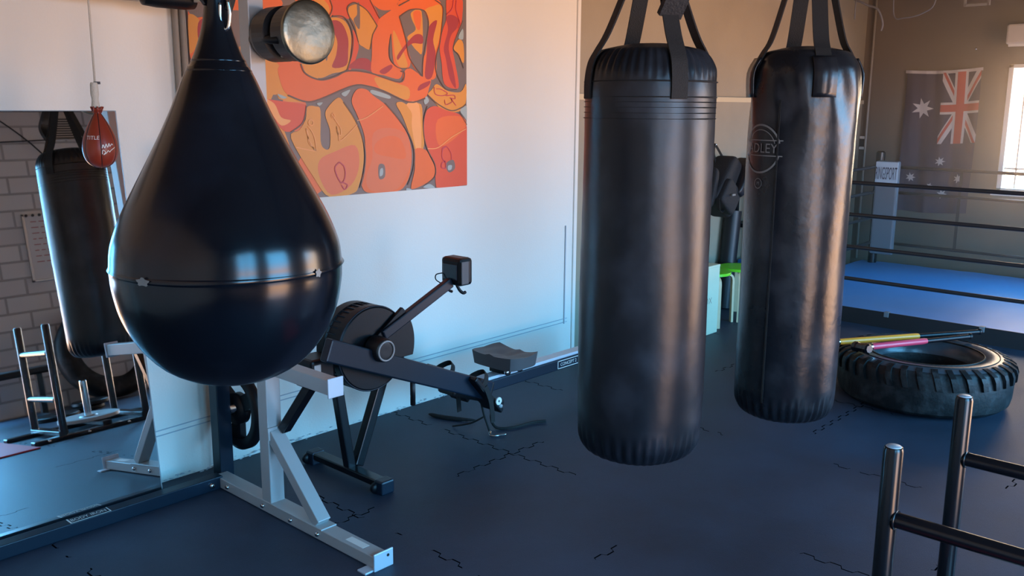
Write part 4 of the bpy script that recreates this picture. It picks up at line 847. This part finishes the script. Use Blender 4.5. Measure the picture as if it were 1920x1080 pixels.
# ---- tractor tyre lying flat
TC = (5.75, 1.80); TR = 0.54; THh = 0.30
def tyre_bm(c):
    b = BM(); prof = [(0.305, 0.045), (0.285, 0.09), (0.285, 0.21), (0.305, 0.262), (0.335, 0.285), (0.39, 0.300), (0.445, 0.296), (0.488, 0.280), (0.508, 0.262), (0.518, 0.225), (0.522, 0.15), (0.518, 0.075), (0.508, 0.038), (0.48, 0.015), (0.40, 0.0), (0.335, 0.015), (0.305, 0.045)]
    lathe(b, prof, (c[0], c[1], 0), seg=96)
    for f in b.faces:
        f.material_index = 1 if (f.calc_center_median()-V((c[0], c[1], f.calc_center_median().z))).length < 0.475 and f.calc_center_median().z > 0.2 else 0
    n_ = 36
    for k in range(n_):
        for top in (1,):
            a0 = 2*PI*(k+0.5*top)/n_; z = (lambda q: q if top else THh-q)
            pts = []
            for (rr, zz, da) in ((0.455, 0.297, 0.0), (0.497, 0.284, 0.0), (0.530, 0.262, 0.015), (0.540, 0.232, 0.030), (0.537, 0.185, 0.055)):
                a = a0+da; pts.append((rr, z(zz), a))
            wdt = 0.034
            rows = []
            for rr, zz, a in pts:
                row = []
                for s in (-1, 1):
                    aa = a+s*wdt/2/rr
                    row.append((rr, zz, aa))
                inner = (rr-0.030, zz)
                rows.append([b.verts.new((c[0]+rr*math.cos(q), c[1]+rr*math.sin(q), zz_)) for (rr, zz_, q) in ((row[0]), (row[1]))]+
                            [b.verts.new((c[0]+(rr-0.035)*math.cos(q), c[1]+(rr-0.035)*math.sin(q), zz+(0.0-0.012 if top else 0.012))) for q in (row[1][2], row[0][2])])
            for p, q in zip(rows, rows[1:]):
                for i in range(4): b.faces.new((p[i], p[(i+1) % 4], q[(i+1) % 4], q[i]))
            b.faces.new(rows[0]); b.faces.new(rows[-1][::-1])
    # raised bead rings on the side wall
    tube(b, [(c[0]+0.345*math.cos(t), c[1]+0.345*math.sin(t), 0.290) for t in [2*PI*i/72 for i in range(72)]], 0.006, 6, closed=True)
    tube(b, [(c[0]+0.43*math.cos(t), c[1]+0.43*math.sin(t), 0.2985) for t in [2*PI*i/72 for i in range(72)]], 0.003, 6, closed=True)
    for v in b.verts: v.co.x = c[0]+(v.co.x-c[0])*0.955; v.co.y = c[1]+(v.co.y-c[1])*0.955
    bmesh.ops.recalc_face_normals(b, faces=b.faces); return b
ty = obj('tractor_tyre', tyre_bm(TC), ['tyre_rubber', 'tyre_side'], None, loc=(TC[0], TC[1], 0), smooth='auto')
tag(ty, 'big black tractor tyre lying flat in front of the boxing ring', 'tyre')
# ---- two sledge hammers resting on it
def hammer(p0, p1, grip, label, hs):
    p0, p1 = V(p0), V(p1); d = (p1-p0).normalized(); s = V((-d.y, d.x, 0)).normalized()
    t = thing('sledgehammer', tuple(p0), label, 'sledgehammer', None)
    obj('handle', tube(BM(), [p0+d*0.30*0, p0+d*0.05, p0+(p1-p0)*0.98, p1], [0.016, 0.017, 0.015, 0.017], 14), 'black_plastic', t, smooth='auto')
    obj('coloured_sleeve', tube(BM(), [p0+d*0.06, p0+d*0.08, p0+(p1-p0)*0.56, p0+(p1-p0)*0.58], [0.017, 0.0195, 0.0195, 0.017], 14), grip, t, smooth='auto')
    obj('head', lathe(BM(), fine([(0, -0.065), (0.024, -0.065), (0.032, -0.056), (0.032, -0.034), (0.027, -0.025), (0.027, 0.025), (0.032, 0.034), (0.032, 0.056), (0.024, 0.065), (0, 0.065)], 1), tuple(p0-d*0.02), tuple((s+V((0, 0, -0.25*hs))).normalized()), 8), 'black_metal', t, smooth=False, label='black iron hammer head')
    obj('collar', tube(BM(), [p0+d*0.008, p0+d*0.055], 0.0215, 14), 'chrome', t, smooth='auto')
    obj('end_knob', lathe(BM(), fine([(0, 0.0), (0.015, 0.0), (0.020, 0.01), (0.018, 0.022), (0, 0.025)], 2), tuple(p1), tuple(d), 14), 'brushed_steel' if hs < 0 else 'black_plastic', t, smooth=True)
    return t
hammer((5.345, 2.225, 0.345), (6.32, 1.665, 0.335), 'yellow_grip', 'yellow sleeved sledgehammer lying across the tractor tyre', 0.2)
hammer((5.37, 2.03, 0.345), (6.14, 1.67, 0.335), 'pink_grip', 'pink sleeved sledgehammer lying across the tractor tyre', 0.4)

# ---- boxing ring
RX0, RX1, RY0, RY1, RZ = 7.43, 9.95, -1.05, 3.86, 0.125
rg = thing('boxing_ring', (8.7, 1.4, 0), 'low boxing ring with blue grey canvas and dark ropes, before the far wall', 'boxing ring')
obj('platform', bx(RX0, RX1, RY0, RY1, 0, RZ-0.006), 'ring_edge', rg, bevel=0.004)
b = BM(); nx_, ny_ = 24, 44; g = []
for i in range(nx_+1):
    g.append([b.verts.new((RX0-0.004+(RX1-RX0+0.004)*i/nx_, RY0+(RY1-RY0)*j/ny_, RZ+0.002*math.sin(i*1.7+j*0.9)+0.0015*math.sin(j*2.3))) for j in range(ny_+1)])
for i in range(nx_):
    for j in range(ny_): b.faces.new((g[i][j], g[i+1][j], g[i+1][j+1], g[i][j+1]))
obj('canvas', b, 'ring_canvas', rg, smooth=True)
obj('edge_apron', bx(RX0-0.012, RX0-0.002, RY0, RY1, 0.0, RZ+0.004), 'ring_edge', rg)
for y in (2.65, 1.93): obj('edge_fold', bx(RX0-0.016, RX0+0.03, y-0.02, y+0.02, 0.09, RZ+0.007), 'cushion_grey', rg, bevel=0.003)
CP = [(RX0+0.12, RY1-0.14), (RX1-0.10, RY1-0.14), (RX0+0.12, RY0+0.15), (RX1-0.10, RY0+0.15)]
for x, y in CP:
    obj('corner_post', lathe(BM(), [(0, RZ), (0.045, RZ), (0.045, 1.30), (0.03, 1.315), (0, 1.315)], (x, y, 0), seg=24), 'black_metal', rg, smooth='auto')
for z in (0.35, 0.62, 0.89, 1.155):
    hot = 'chrome'
    for (x0, y0), (x1, y1), m_ in ((CP[0], CP[1], 'silver_plate'), (CP[0], CP[2], 'rope_black'), (CP[1], CP[3], 'rope_black'), (CP[2], CP[3], 'rope_black')):
        dd = V((x1-x0, y1-y0, 0)); L = dd.length; dd.normalize(); p0 = V((x0, y0, z))+dd*0.09; p1 = V((x1, y1, z))-dd*0.09
        sag = 0.012
        obj('rope', tube(BM(), [p0+(p1-p0)*t-V((0, 0, sag*4*t*(1-t))) for t in [i/12 for i in range(13)]], 0.0165, 12), 'rope_black', rg, smooth=True)
        obj('turnbuckle', tube(BM(), [V((x0, y0, z)), p0], 0.011, 8), 'silver_metal', rg, smooth=True)
        obj('turnbuckle', tube(BM(), [V((x1, y1, z)), p1], 0.011, 8), 'silver_metal', rg, smooth=True)
for y in (2.9, 0.9):   # vertical ties joining the ropes
    obj('rope_tie', ribbon(BM(), [(RX1-0.1, y, 0.34), (RX1-0.1, y, 1.16)], 0.03, (0, 1, 0)), 'rope_black', rg)
for x in (8.5,):
    obj('rope_tie', ribbon(BM(), [(x, RY1-0.14, 0.34), (x, RY1-0.14, 1.16)], 0.03, (1, 0, 0)), 'rope_black', rg)
cxx = RX1-0.19
cu = obj('corner_cushion', bx(cxx-0.04, cxx+0.03, 3.475, 3.715, 0.24, 1.22), 'cushion_grey', rg, bevel=0.02, label='grey corner cushion')
obj('cushion_panel', bx(cxx-0.046, cxx-0.038, 3.48, 3.71, 0.98, 1.21), 'cushion_white', cu, bevel=0.003)
b = BM(); text(b, 'RINGSPORT', 0.16, lambda x, y: V((cxx-0.048, 3.597-x*0.26, 1.085+y*1.15))); obj('lettering', b, 'print_navy', cu)

# ---- flag on the far wall
fl = thing('australian_flag', (WX-0.02, 3.27, 0.70), 'dark blue Australian flag hung upright on the far wall', 'flag')
FY, FZ, FS = 3.63, 2.145, 0.725
def ff(u, v, off=0.0):   # u along the fly (down), v across the hoist (towards the window)
    y = FY-v*FS*(1+0.02*math.sin(u*2)); z = FZ-u*FS-0.03*(1-v)*0.5-0.018*math.sin(v*PI)
    k = 0.008+0.010*min(1, u)
    x = WX-0.030-k*math.sin(v*13+u*1.3)-0.006*math.sin(v*29-u*2.1)-off
    return V((x, y, z))
def flagpatch(b, pts, mi, off):
    # clip-free: subdivide triangles so that patches follow the folds
    vv = [V((x, y, 0)) for x, y in pts]; t2 = bmesh.new(); vs_ = [t2.verts.new(v) for v in vv]
    for t in tessellate_polygon([vv]): t2.faces.new([vs_[i] for i in t])
    for _ in range(5):
        es = [e for e in t2.edges if e.calc_length() > 0.045]
        if es: bmesh.ops.subdivide_edges(t2, edges=es, cuts=1); bmesh.ops.triangulate(t2, faces=t2.faces)
    mpv = {v: b.verts.new(ff(v.co.x, v.co.y, off)) for v in t2.verts}
    for f in t2.faces: g_ = b.faces.new([mpv[v] for v in f.verts]); g_.material_index = mi
    t2.free()
b = BM(); NU, NV = 60, 48
g = [[b.verts.new(ff(2*i/NU, j/NV)) for j in range(NV+1)] for i in range(NU+1)]
for i in range(NU):
    for j in range(NV): b.faces.new((g[i][j], g[i+1][j], g[i+1][j+1], g[i][j+1]))
obj('cloth', b, 'flag_blue', fl, smooth=True)
def star(cu_, cv_, r, n_, ratio=4/9):
    return [(cu_-(r if k % 2 == 0 else r*ratio)*math.cos(PI*k/n_), cv_+(r if k % 2 == 0 else r*ratio)*math.sin(PI*k/n_)) for k in range(2*n_)]
def turn(b):
    for f in b.faces:
        f.normal_update()
        if f.normal.x > 0: f.normal_flip()
b = BM()
# star points are turned with the flag
def starp(u, v, r, n_, ratio=4/9): return [(u+(r if k % 2 == 0 else r*ratio)*math.sin(PI*k/n_), v+(r if k % 2 == 0 else r*ratio)*math.cos(PI*k/n_)) for k in range(2*n_)]
for u, v, r, n_ in ((0.5, 0.25, 0.15, 7), (1.5, 1/6, 1/14, 7), (1.25, 0.5625, 1/14, 7), (1.5, 5/6, 1/14, 7), (1.722, 0.629, 1/14, 7)):
    flagpatch(b, starp(u, v, r, n_), 0, 0.003); turn(b); obj('star', b, 'flag_white', fl, smooth=True); b = BM()
flagpatch(b, starp(1.6, 0.458, 1/24, 5), 0, 0.003); turn(b); obj('star', b, 'flag_white', fl, smooth=True); b = BM()
def clipline(p, q, w_):   # diagonal band clipped to the canton 0..1 x 0.5..1
    d = V((q[0]-p[0], q[1]-p[1])); d.normalize(); nn = V((-d.y, d.x))*w_/2
    poly = [V(p)+nn-d*0.1, V(q)+nn+d*0.1, V(q)-nn+d*0.1, V(p)-nn-d*0.1]
    for ax, lim, sg in ((0, 0.0, 1), (0, 1.0, -1), (1, 0.5, 1), (1, 1.0, -1)):
        out = []
        for i in range(len(poly)):
            a, c = poly[i], poly[(i+1) % len(poly)]; ia, ic = (a[ax]-lim)*sg >= 0, (c[ax]-lim)*sg >= 0
            if ia: out.append(a)
            if ia != ic: t = (lim-a[ax])/(c[ax]-a[ax]); out.append(a+(c-a)*t)
        poly = out
    return [(p_.x, p_.y) for p_ in poly]
for p, q in (((0, 0.5), (1, 1)), ((0, 1), (1, 0.5))): flagpatch(b, clipline(p, q, 0.10), 0, 0.0032)
c = V((0.5, 0.75))
for p, sgn in (((0, 1), 1), ((1, 1), 1), ((0, 0.5), 1), ((1, 0.5), 1)):
    pv = V(p); d = (c-pv).normalized(); nn = V((-d.y, d.x))*0.0167
    if (pv.x < 0.5) == (pv.y > 0.7): nn = nn
    pl = clipline(tuple(pv+nn), tuple(c+nn-d*0.10), 0.033); flagpatch(b, pl, 1, 0.0046)
flagpatch(b, [(0, 0.667), (1, 0.667), (1, 0.833), (0, 0.833)], 0, 0.006); flagpatch(b, [(0.417, 0.5), (0.583, 0.5), (0.583, 1), (0.417, 1)], 0, 0.006)
flagpatch(b, [(0, 0.70), (1, 0.70), (1, 0.80), (0, 0.80)], 1, 0.0074); flagpatch(b, [(0.45, 0.5), (0.55, 0.5), (0.55, 1), (0.45, 1)], 1, 0.0074)
turn(b)
obj('union_canton', b, ['flag_white', 'flag_red'], fl, smooth=True)
b = BM(); flagpatch(b, [(-0.03, -0.03), (0.012, -0.03), (0.012, 1.02), (-0.03, 1.02)], 0, 0.003); obj('heading_band', b, 'flag_white', fl)

# ---- plywood box, stools, roll, backpack and shelf by the alcove wall
pb = thing('plyo_box', (6.1, 3.76, 0), 'pale plywood jump box partly hidden by the nearer heavy bag', 'box')
obj('body', bx(5.84, 6.345, 3.575, 3.97, 0.0, 0.53), 'plywood', pb, bevel=0.003)
obj('lid', bx(5.838, 6.347, 3.573, 3.972, 0.53, 0.548), 'plywood', pb, bevel=0.003)
b = BM(); text(b, 'BOX', 0.07, lambda x, y: V((6.17+x, 3.5742, 0.27+y))); obj('stamp', b, 'grey_beige_wall', pb)
def stool(loc, rotz, label):
    t = thing('stool', (0, 0, 0), label, 'stool', 'round stools beside the plywood box')
    obj('seat', lathe(BM(), fine([(0, 0.412), (0.155, 0.412), (0.172, 0.418), (0.175, 0.426), (0.172, 0.434), (0.155, 0.438), (0, 0.438)], 2), (0, 0, 0), seg=48), 'green_seat', t, smooth='auto', label='bright green round seat')
    for k in range(4):
        a = PI/4+k*PI/2; e = V((math.cos(a), math.sin(a), 0)); s = V((-e.y, e.x, 0))
        obj('leg', ribbon(BM(), smooth_pts([e*0.06+V((0, 0, 0.404)), e*0.15+V((0, 0, 0.404)), e*0.185+V((0, 0, 0.398)), e*0.205+V((0, 0, 0.37)), e*0.208+V((0, 0, 0.30)), e*0.21+V((0, 0, 0.15)), e*0.212+V((0, 0, 0.0))], 4), 0.038, tuple(s), 0.018), 'pale_wood', t)
    t.location = loc; t.rotation_euler = (0, 0, rotz); return t
s1 = stool((6.575, 3.80, 0), math.radians(8), 'green topped bent wood stool right beside the plywood box')
s2 = dup(s1, (6.945, 3.73, 0), math.radians(-12), 'green topped bent wood stool further back, behind the first one')
rm = thing('rolled_mat', (6.93, 3.99, 0), 'black rolled mat standing upright behind the green stools', 'mat')
obj('roll', tube(BM(), smooth_pts([(7.20, 4.01, 0.0), (7.25, 4.01, 0.42), (7.30, 4.01, 0.86)], 4), 0.074, 24), 'pad_black', rm, smooth='auto')
obj('tie', hoop(7.247, 4.01, 0.40, 0.075, 0.006, (0.11, 0, 1)), 'webbing', rm, smooth=True)
bp = thing('backpack', (6.95, 3.95, 0.9), 'black backpack hanging open on the alcove wall between the two heavy bags', 'backpack')
def puff(bm, c, size, rot, e=0.55, n_=18, taper=0.0, bend=0.0):
    c = V(c); R_ = Euler(rot).to_matrix(); vs_ = []
    def sp(a): return math.copysign(abs(a)**e, a)
    rows = []
    for i in range(1, n_):
        ph = -PI/2+PI*i/n_; rows.append([bm.verts.new(c+R_ @ V((size[0]*sp(math.cos(ph))*sp(math.cos(t))*(1-taper*math.sin(ph)), size[1]*sp(math.cos(ph))*sp(math.sin(t)), size[2]*sp(math.sin(ph))))) for t in [2*PI*k/(2*n_) for k in range(2*n_)]])
    a = bm.verts.new(c+R_ @ V((0, 0, -size[2]))); z = bm.verts.new(c+R_ @ V((0, 0, size[2])))
    for p, q in zip(rows, rows[1:]):
        for k in range(2*n_): bm.faces.new((p[k], p[(k+1) % (2*n_)], q[(k+1) % (2*n_)], q[k]))
    for k in range(2*n_): bm.faces.new((a, rows[0][(k+1) % (2*n_)], rows[0][k])); bm.faces.new((z, rows[-1][k], rows[-1][(k+1) % (2*n_)]))
    return bm
obj('main_pouch', puff(BM(), (6.99, 3.95, 1.10), (0.165, 0.11, 0.235), (0, math.radians(38), 0), 0.32, taper=0.10), 'backpack_cloth', bp, smooth=True)
obj('front_pocket', puff(BM(), (6.90, 3.85, 1.02), (0.13, 0.05, 0.12), (0, math.radians(38), 0), 0.38), 'backpack_cloth', bp, smooth=True)
obj('lid_flap', puff(BM(), (7.10, 3.86, 1.17), (0.05, 0.09, 0.18), (0, math.radians(34), 0), 0.4), 'pad_black', bp, smooth=True)
obj('side_flap', puff(BM(), (6.74, 3.95, 1.10), (0.03, 0.08, 0.17), (0, math.radians(14), 0), 0.45), 'backpack_cloth', bp, smooth=True)
obj('strap', ribbon(BM(), smooth_pts([(6.72, 3.84, 1.02), (6.74, 3.84, 0.93), (6.80, 3.85, 0.90), (6.86, 3.86, 0.92)], 5), 0.03, (0, 1, 0.2)), 'webbing', bp)
obj('strap', ribbon(BM(), smooth_pts([(7.05, 3.98, 1.30), (7.02, 4.03, 1.40), (6.99, 4.05, 1.44), (6.95, 4.03, 1.36), (6.95, 3.99, 1.26)], 5), 0.03, (1, 0, 0.2)), 'webbing', bp)
obj('hook', tube(BM(), smooth_pts([(6.99, 4.10, 1.43), (6.99, 4.05, 1.42), (6.99, 4.035, 1.45)], 3), 0.006, 8), 'chrome', bp, smooth=True)
obj('badge', bx(6.84, 6.89, 3.772, 3.782, 1.035, 1.05), 'print_grey', bp, label='small pale badge')
sh = thing('storage_stand', (7.55, 3.98, 0), 'black open metal stand with a blue tray, left of the further heavy bag', 'stand')
for x in (7.44, 7.66):
    for y in (3.90, 4.06): obj('leg', bx(x-0.018, x+0.018, y-0.018, y+0.018, 0, 1.02), 'black_metal', sh)
for z in (0.99, 0.70): obj('shelf', bx(7.42, 7.68, 3.885, 4.075, z, z+0.035), 'black_plastic', sh)
obj('shelf', bx(7.42, 7.68, 3.885, 4.075, 0.26, 0.29), 'dark_blue_metal', sh)
o = obj('storage_tray', bx(7.47, 7.63, 3.92, 4.04, 0.29, 0.40), 'flag_blue', None, loc=(7.55, 3.98, 0.29), bevel=0.01); o.data.materials[0] = mat('tray_blue', (74, 140, 200), 0.4)
tag(o, 'blue tray on the lowest shelf of the black metal stand', 'tray')

# ---- small things on the far wall and ceiling
ac = thing('air_conditioner', (10.1, 2.3, 2.35), 'white wall unit high above the far window', 'air conditioner')
obj('casing', bx(9.98, 10.2, 1.85, 2.665, 2.37, 2.56), 'unit_white', ac, bevel=0.02)
obj('outlet_flap', bar(BM(), (10.0, 1.88, 2.365), (10.0, 2.64, 2.365), 0.03, 0.012, (1, 0, 0.3)), 'window_frame_white', ac)
sw = thing('wall_switch', (10.19, 4.05, 1.3), 'pale double switch low in the dark far corner', 'switch')
obj('back_plate', bx(10.185, 10.2, 4.03, 4.09, 1.30, 1.46), 'pad_black', sw)
for z in (1.31, 1.425): obj('socket', bx(10.165, 10.186, 4.03, 4.09, z, z+0.03), 'unit_white', sw, bevel=0.003)
o = obj('wall_hook', lathe(BM(), [(0, 0.02), (0.010, 0.018), (0.013, 0.008), (0.008, 0)], (10.2, 2.985, 2.35), (-1, 0, 0), 12), 'chrome', None, loc=(10.2, 2.985, 2.35), smooth=True)
tag(o, 'tiny bright knob on the far wall above the flag', 'hook')
cb = thing('ceiling_cable', (9.5, 3.8, 3.3), 'loose pale cables drooping from the dark ceiling corner', 'cable')
b = BM()
obj('cable_run', tube(BM(), smooth_pts([(8.6, 4.06, 3.30), (9.4, 4.08, 2.93), (9.5, 3.88, 2.79), (9.52, 3.75, 2.73), (9.55, 3.70, 2.60), (9.55, 3.71, 2.52)], 6), 0.011, 8), 'cushion_grey', cb, smooth=True)
obj('cable_drop', tube(BM(), [(9.45, 3.95, 2.86), (9.46, 3.95, 2.64)], 0.007, 8), 'cushion_grey', cb, smooth=True)
obj('cable_loop', tube(BM(), smooth_pts([(9.6, 3.62, 3.30), (9.6, 3.62, 2.70), (9.6, 3.50, 2.64), (9.6, 3.32, 2.68), (9.6, 3.22, 2.80), (9.6, 3.20, 3.30)], 6), 0.007, 8), 'cushion_grey', cb, smooth=True)
tr = thing('ceiling_bracket', (9.6, 2.85, 3.3), 'square metal hanger frame under the ceiling above the flag', 'bracket')
b = BM()
for y in (2.74, 2.95): bar(b, (9.6, y, 3.3), (9.6, y, 2.71), 0.02, 0.02)
bar(b, (9.6, 2.74, 2.72), (9.6, 2.95, 2.72), 0.02, 0.02); obj('hanger_frame', b, 'pipe_grey', tr)
o = obj('ceiling_conduit', tube(BM(), [(10.17, 4.02, 0.1), (10.17, 4.02, 3.3)], 0.012, 10), 'pipe_grey', None, loc=(10.17, 4.02, 0.1), smooth=True)
tag(o, 'thin vertical pipe up the far corner beside the ring', 'pipe')
for i, x in enumerate((2.5, 4.4, 6.3, 8.2)):
    struct('trim_%d' % (5+i), bx(x, x+0.12, -1.5, 4.1, 3.16, 3.3), 'ceiling_dark')

# ---- along the brick wall, seen in the mirror
wbd = thing('whiteboard', (3.55, -1.49, 1.23), 'small framed whiteboard on the brick wall, seen in the mirror', 'whiteboard')
obj('panel', bx(3.27, 3.82, -1.499, -1.485, 1.24, 1.87), 'whiteboard', wbd)
b = BM()
for a in ((3.26, 3.83, 1.86, 1.88), (3.26, 3.83, 1.23, 1.25), (3.26, 3.28, 1.23, 1.88), (3.81, 3.83, 1.23, 1.88)): box(b, a[0], a[1], -1.50, -1.478, a[2], a[3])
obj('frame', b, 'aluminium', wbd, bevel=0.002)
b = BM(); random.seed(5)
for i in range(8):
    z = 1.80-i*0.055; x = 3.33
    while x < 3.70: l_ = random.uniform(0.03, 0.07); box(b, x, x+l_, -1.485, -1.4845, z, z+0.008); x += l_+0.02
obj('written_lines', b, 'print_red', wbd)
for x in (3.30, 3.36, 3.42): obj('magnet', lathe(BM(), [(0, 0.01), (0.014, 0.01), (0.014, 0)], (x, -1.485, 1.865), (0, 1, 0), 14), 'pad_black', wbd)
vg = thing('vent_grille', (3.72, -1.49, 2.6), 'metal vent grille high on the brick wall, seen in the mirror', 'vent')
obj('grille_frame', bx(3.60, 3.90, -1.5, -1.485, 2.58, 2.80), 'aluminium', vg)
b = BM()
for i in range(9): box(b, 3.62, 3.88, -1.485, -1.478, 2.595+i*0.023, 2.605+i*0.023)
obj('louvres', b, 'pad_black', vg)
o = obj('wall_cable', tube(BM(), smooth_pts([(1.5, -1.49, 2.60), (3.0, -1.49, 2.57), (4.5, -1.49, 2.62)], 8), 0.006, 6), 'pad_black', None, loc=(3, -1.49, 2.6), smooth=True)
tag(o, 'thin dark cable along the top of the brick wall, seen in the mirror', 'cable')
o = obj('wall_cable', tube(BM(), smooth_pts([(2.9, -1.44, 3.0), (3.45, -1.46, 2.55), (3.95, -1.48, 1.9)], 8), 0.007, 6), 'pad_black', None, loc=(3.45, -1.46, 2.5), smooth=True)
tag(o, 'dark slanting cable across the brick wall, seen in the mirror', 'cable')
# leaning tyre and kit on the floor there
b = lathe(BM(), [(0.30, -0.07), (0.42, -0.09), (0.48, -0.06), (0.49, 0), (0.48, 0.06), (0.42, 0.09), (0.30, 0.07), (0.29, 0), (0.30, -0.07)], (3.75, -1.25, 0.485), (0, 0.96, 0.28), 64)
o = obj('tyre', b, 'tyre_rubber', None, loc=(3.75, -1.25, 0), smooth=True); tag(o, 'black tyre leaning on the brick wall, seen in the mirror behind the sled', 'tyre')
wbn = thing('weight_bench', (2.75, -1.0, 0), 'black padded bench by the brick wall, seen at the left of the mirror', 'bench')
obj('pad', bx(2.2, 3.1, -1.15, -0.88, 0.40, 0.46), 'pad_black', wbn, bevel=0.02)
for x in (2.3, 3.0):
    obj('leg', bx(x-0.025, x+0.025, -1.04, -0.99, 0.04, 0.40), 'black_metal', wbn); obj('foot', bx(x-0.03, x+0.03, -1.22, -0.81, 0, 0.04), 'black_metal', wbn)
for i, (x, y, r) in enumerate(((3.25, -0.85, 0.2), (3.32, -0.80, 0.16), (2.95, -0.62, 0.19))):
    z = 0.0 if i != 1 else 0.043
    o = obj('weight_plate', lathe(BM(), [(0.025, 0), (r-0.01, 0), (r, 0.008), (r, 0.032), (r-0.01, 0.04), (0.025, 0.04), (0.025, 0)], (x, y, z), seg=40), 'black_plastic', None, loc=(x, y, z), smooth='auto')
    tag(o, ('broad black weight plate flat on the mats before the brick wall, seen in the mirror', 'smaller black weight plate lying on the broad one, seen in the mirror', 'black weight plate nearest the sled, flat on the mats in the mirror')[i], 'weight plate')
b = BM()
for i in range(3):
    r = 0.24-0.02*i; tube(b, [(4.25+r*math.cos(t), -0.85+r*math.sin(t), 0.022+0.04*i) for t in [2*PI*k/32 for k in range(32)]], 0.02, 8, closed=True)
o = obj('battle_rope', b, 'webbing', None, loc=(4.25, -0.85, 0), smooth=True); tag(o, 'coiled black battle rope on the mats before the brick wall', 'rope')

# ---- thin warm haze volume, added to recreate lens glare by the far window
hz = bpy.data.materials.new('glare_haze'); hz.use_nodes = True; hn, hl = hz.node_tree.nodes, hz.node_tree.links
hn.remove(hn['Principled BSDF']); vsn = hn.new('ShaderNodeVolumeScatter'); vsn.inputs['Color'].default_value = (1.0, 0.78, 0.58, 1); vsn.inputs['Density'].default_value = 0.10; vsn.inputs['Anisotropy'].default_value = 0.5
hl.new(vsn.outputs[0], hn['Material Output'].inputs['Volume']); M['haze'] = hz
hb_ = struct('haze', bx(8.2, 10.19, -0.5, 4.05, 0.3, 3.1), 'haze')
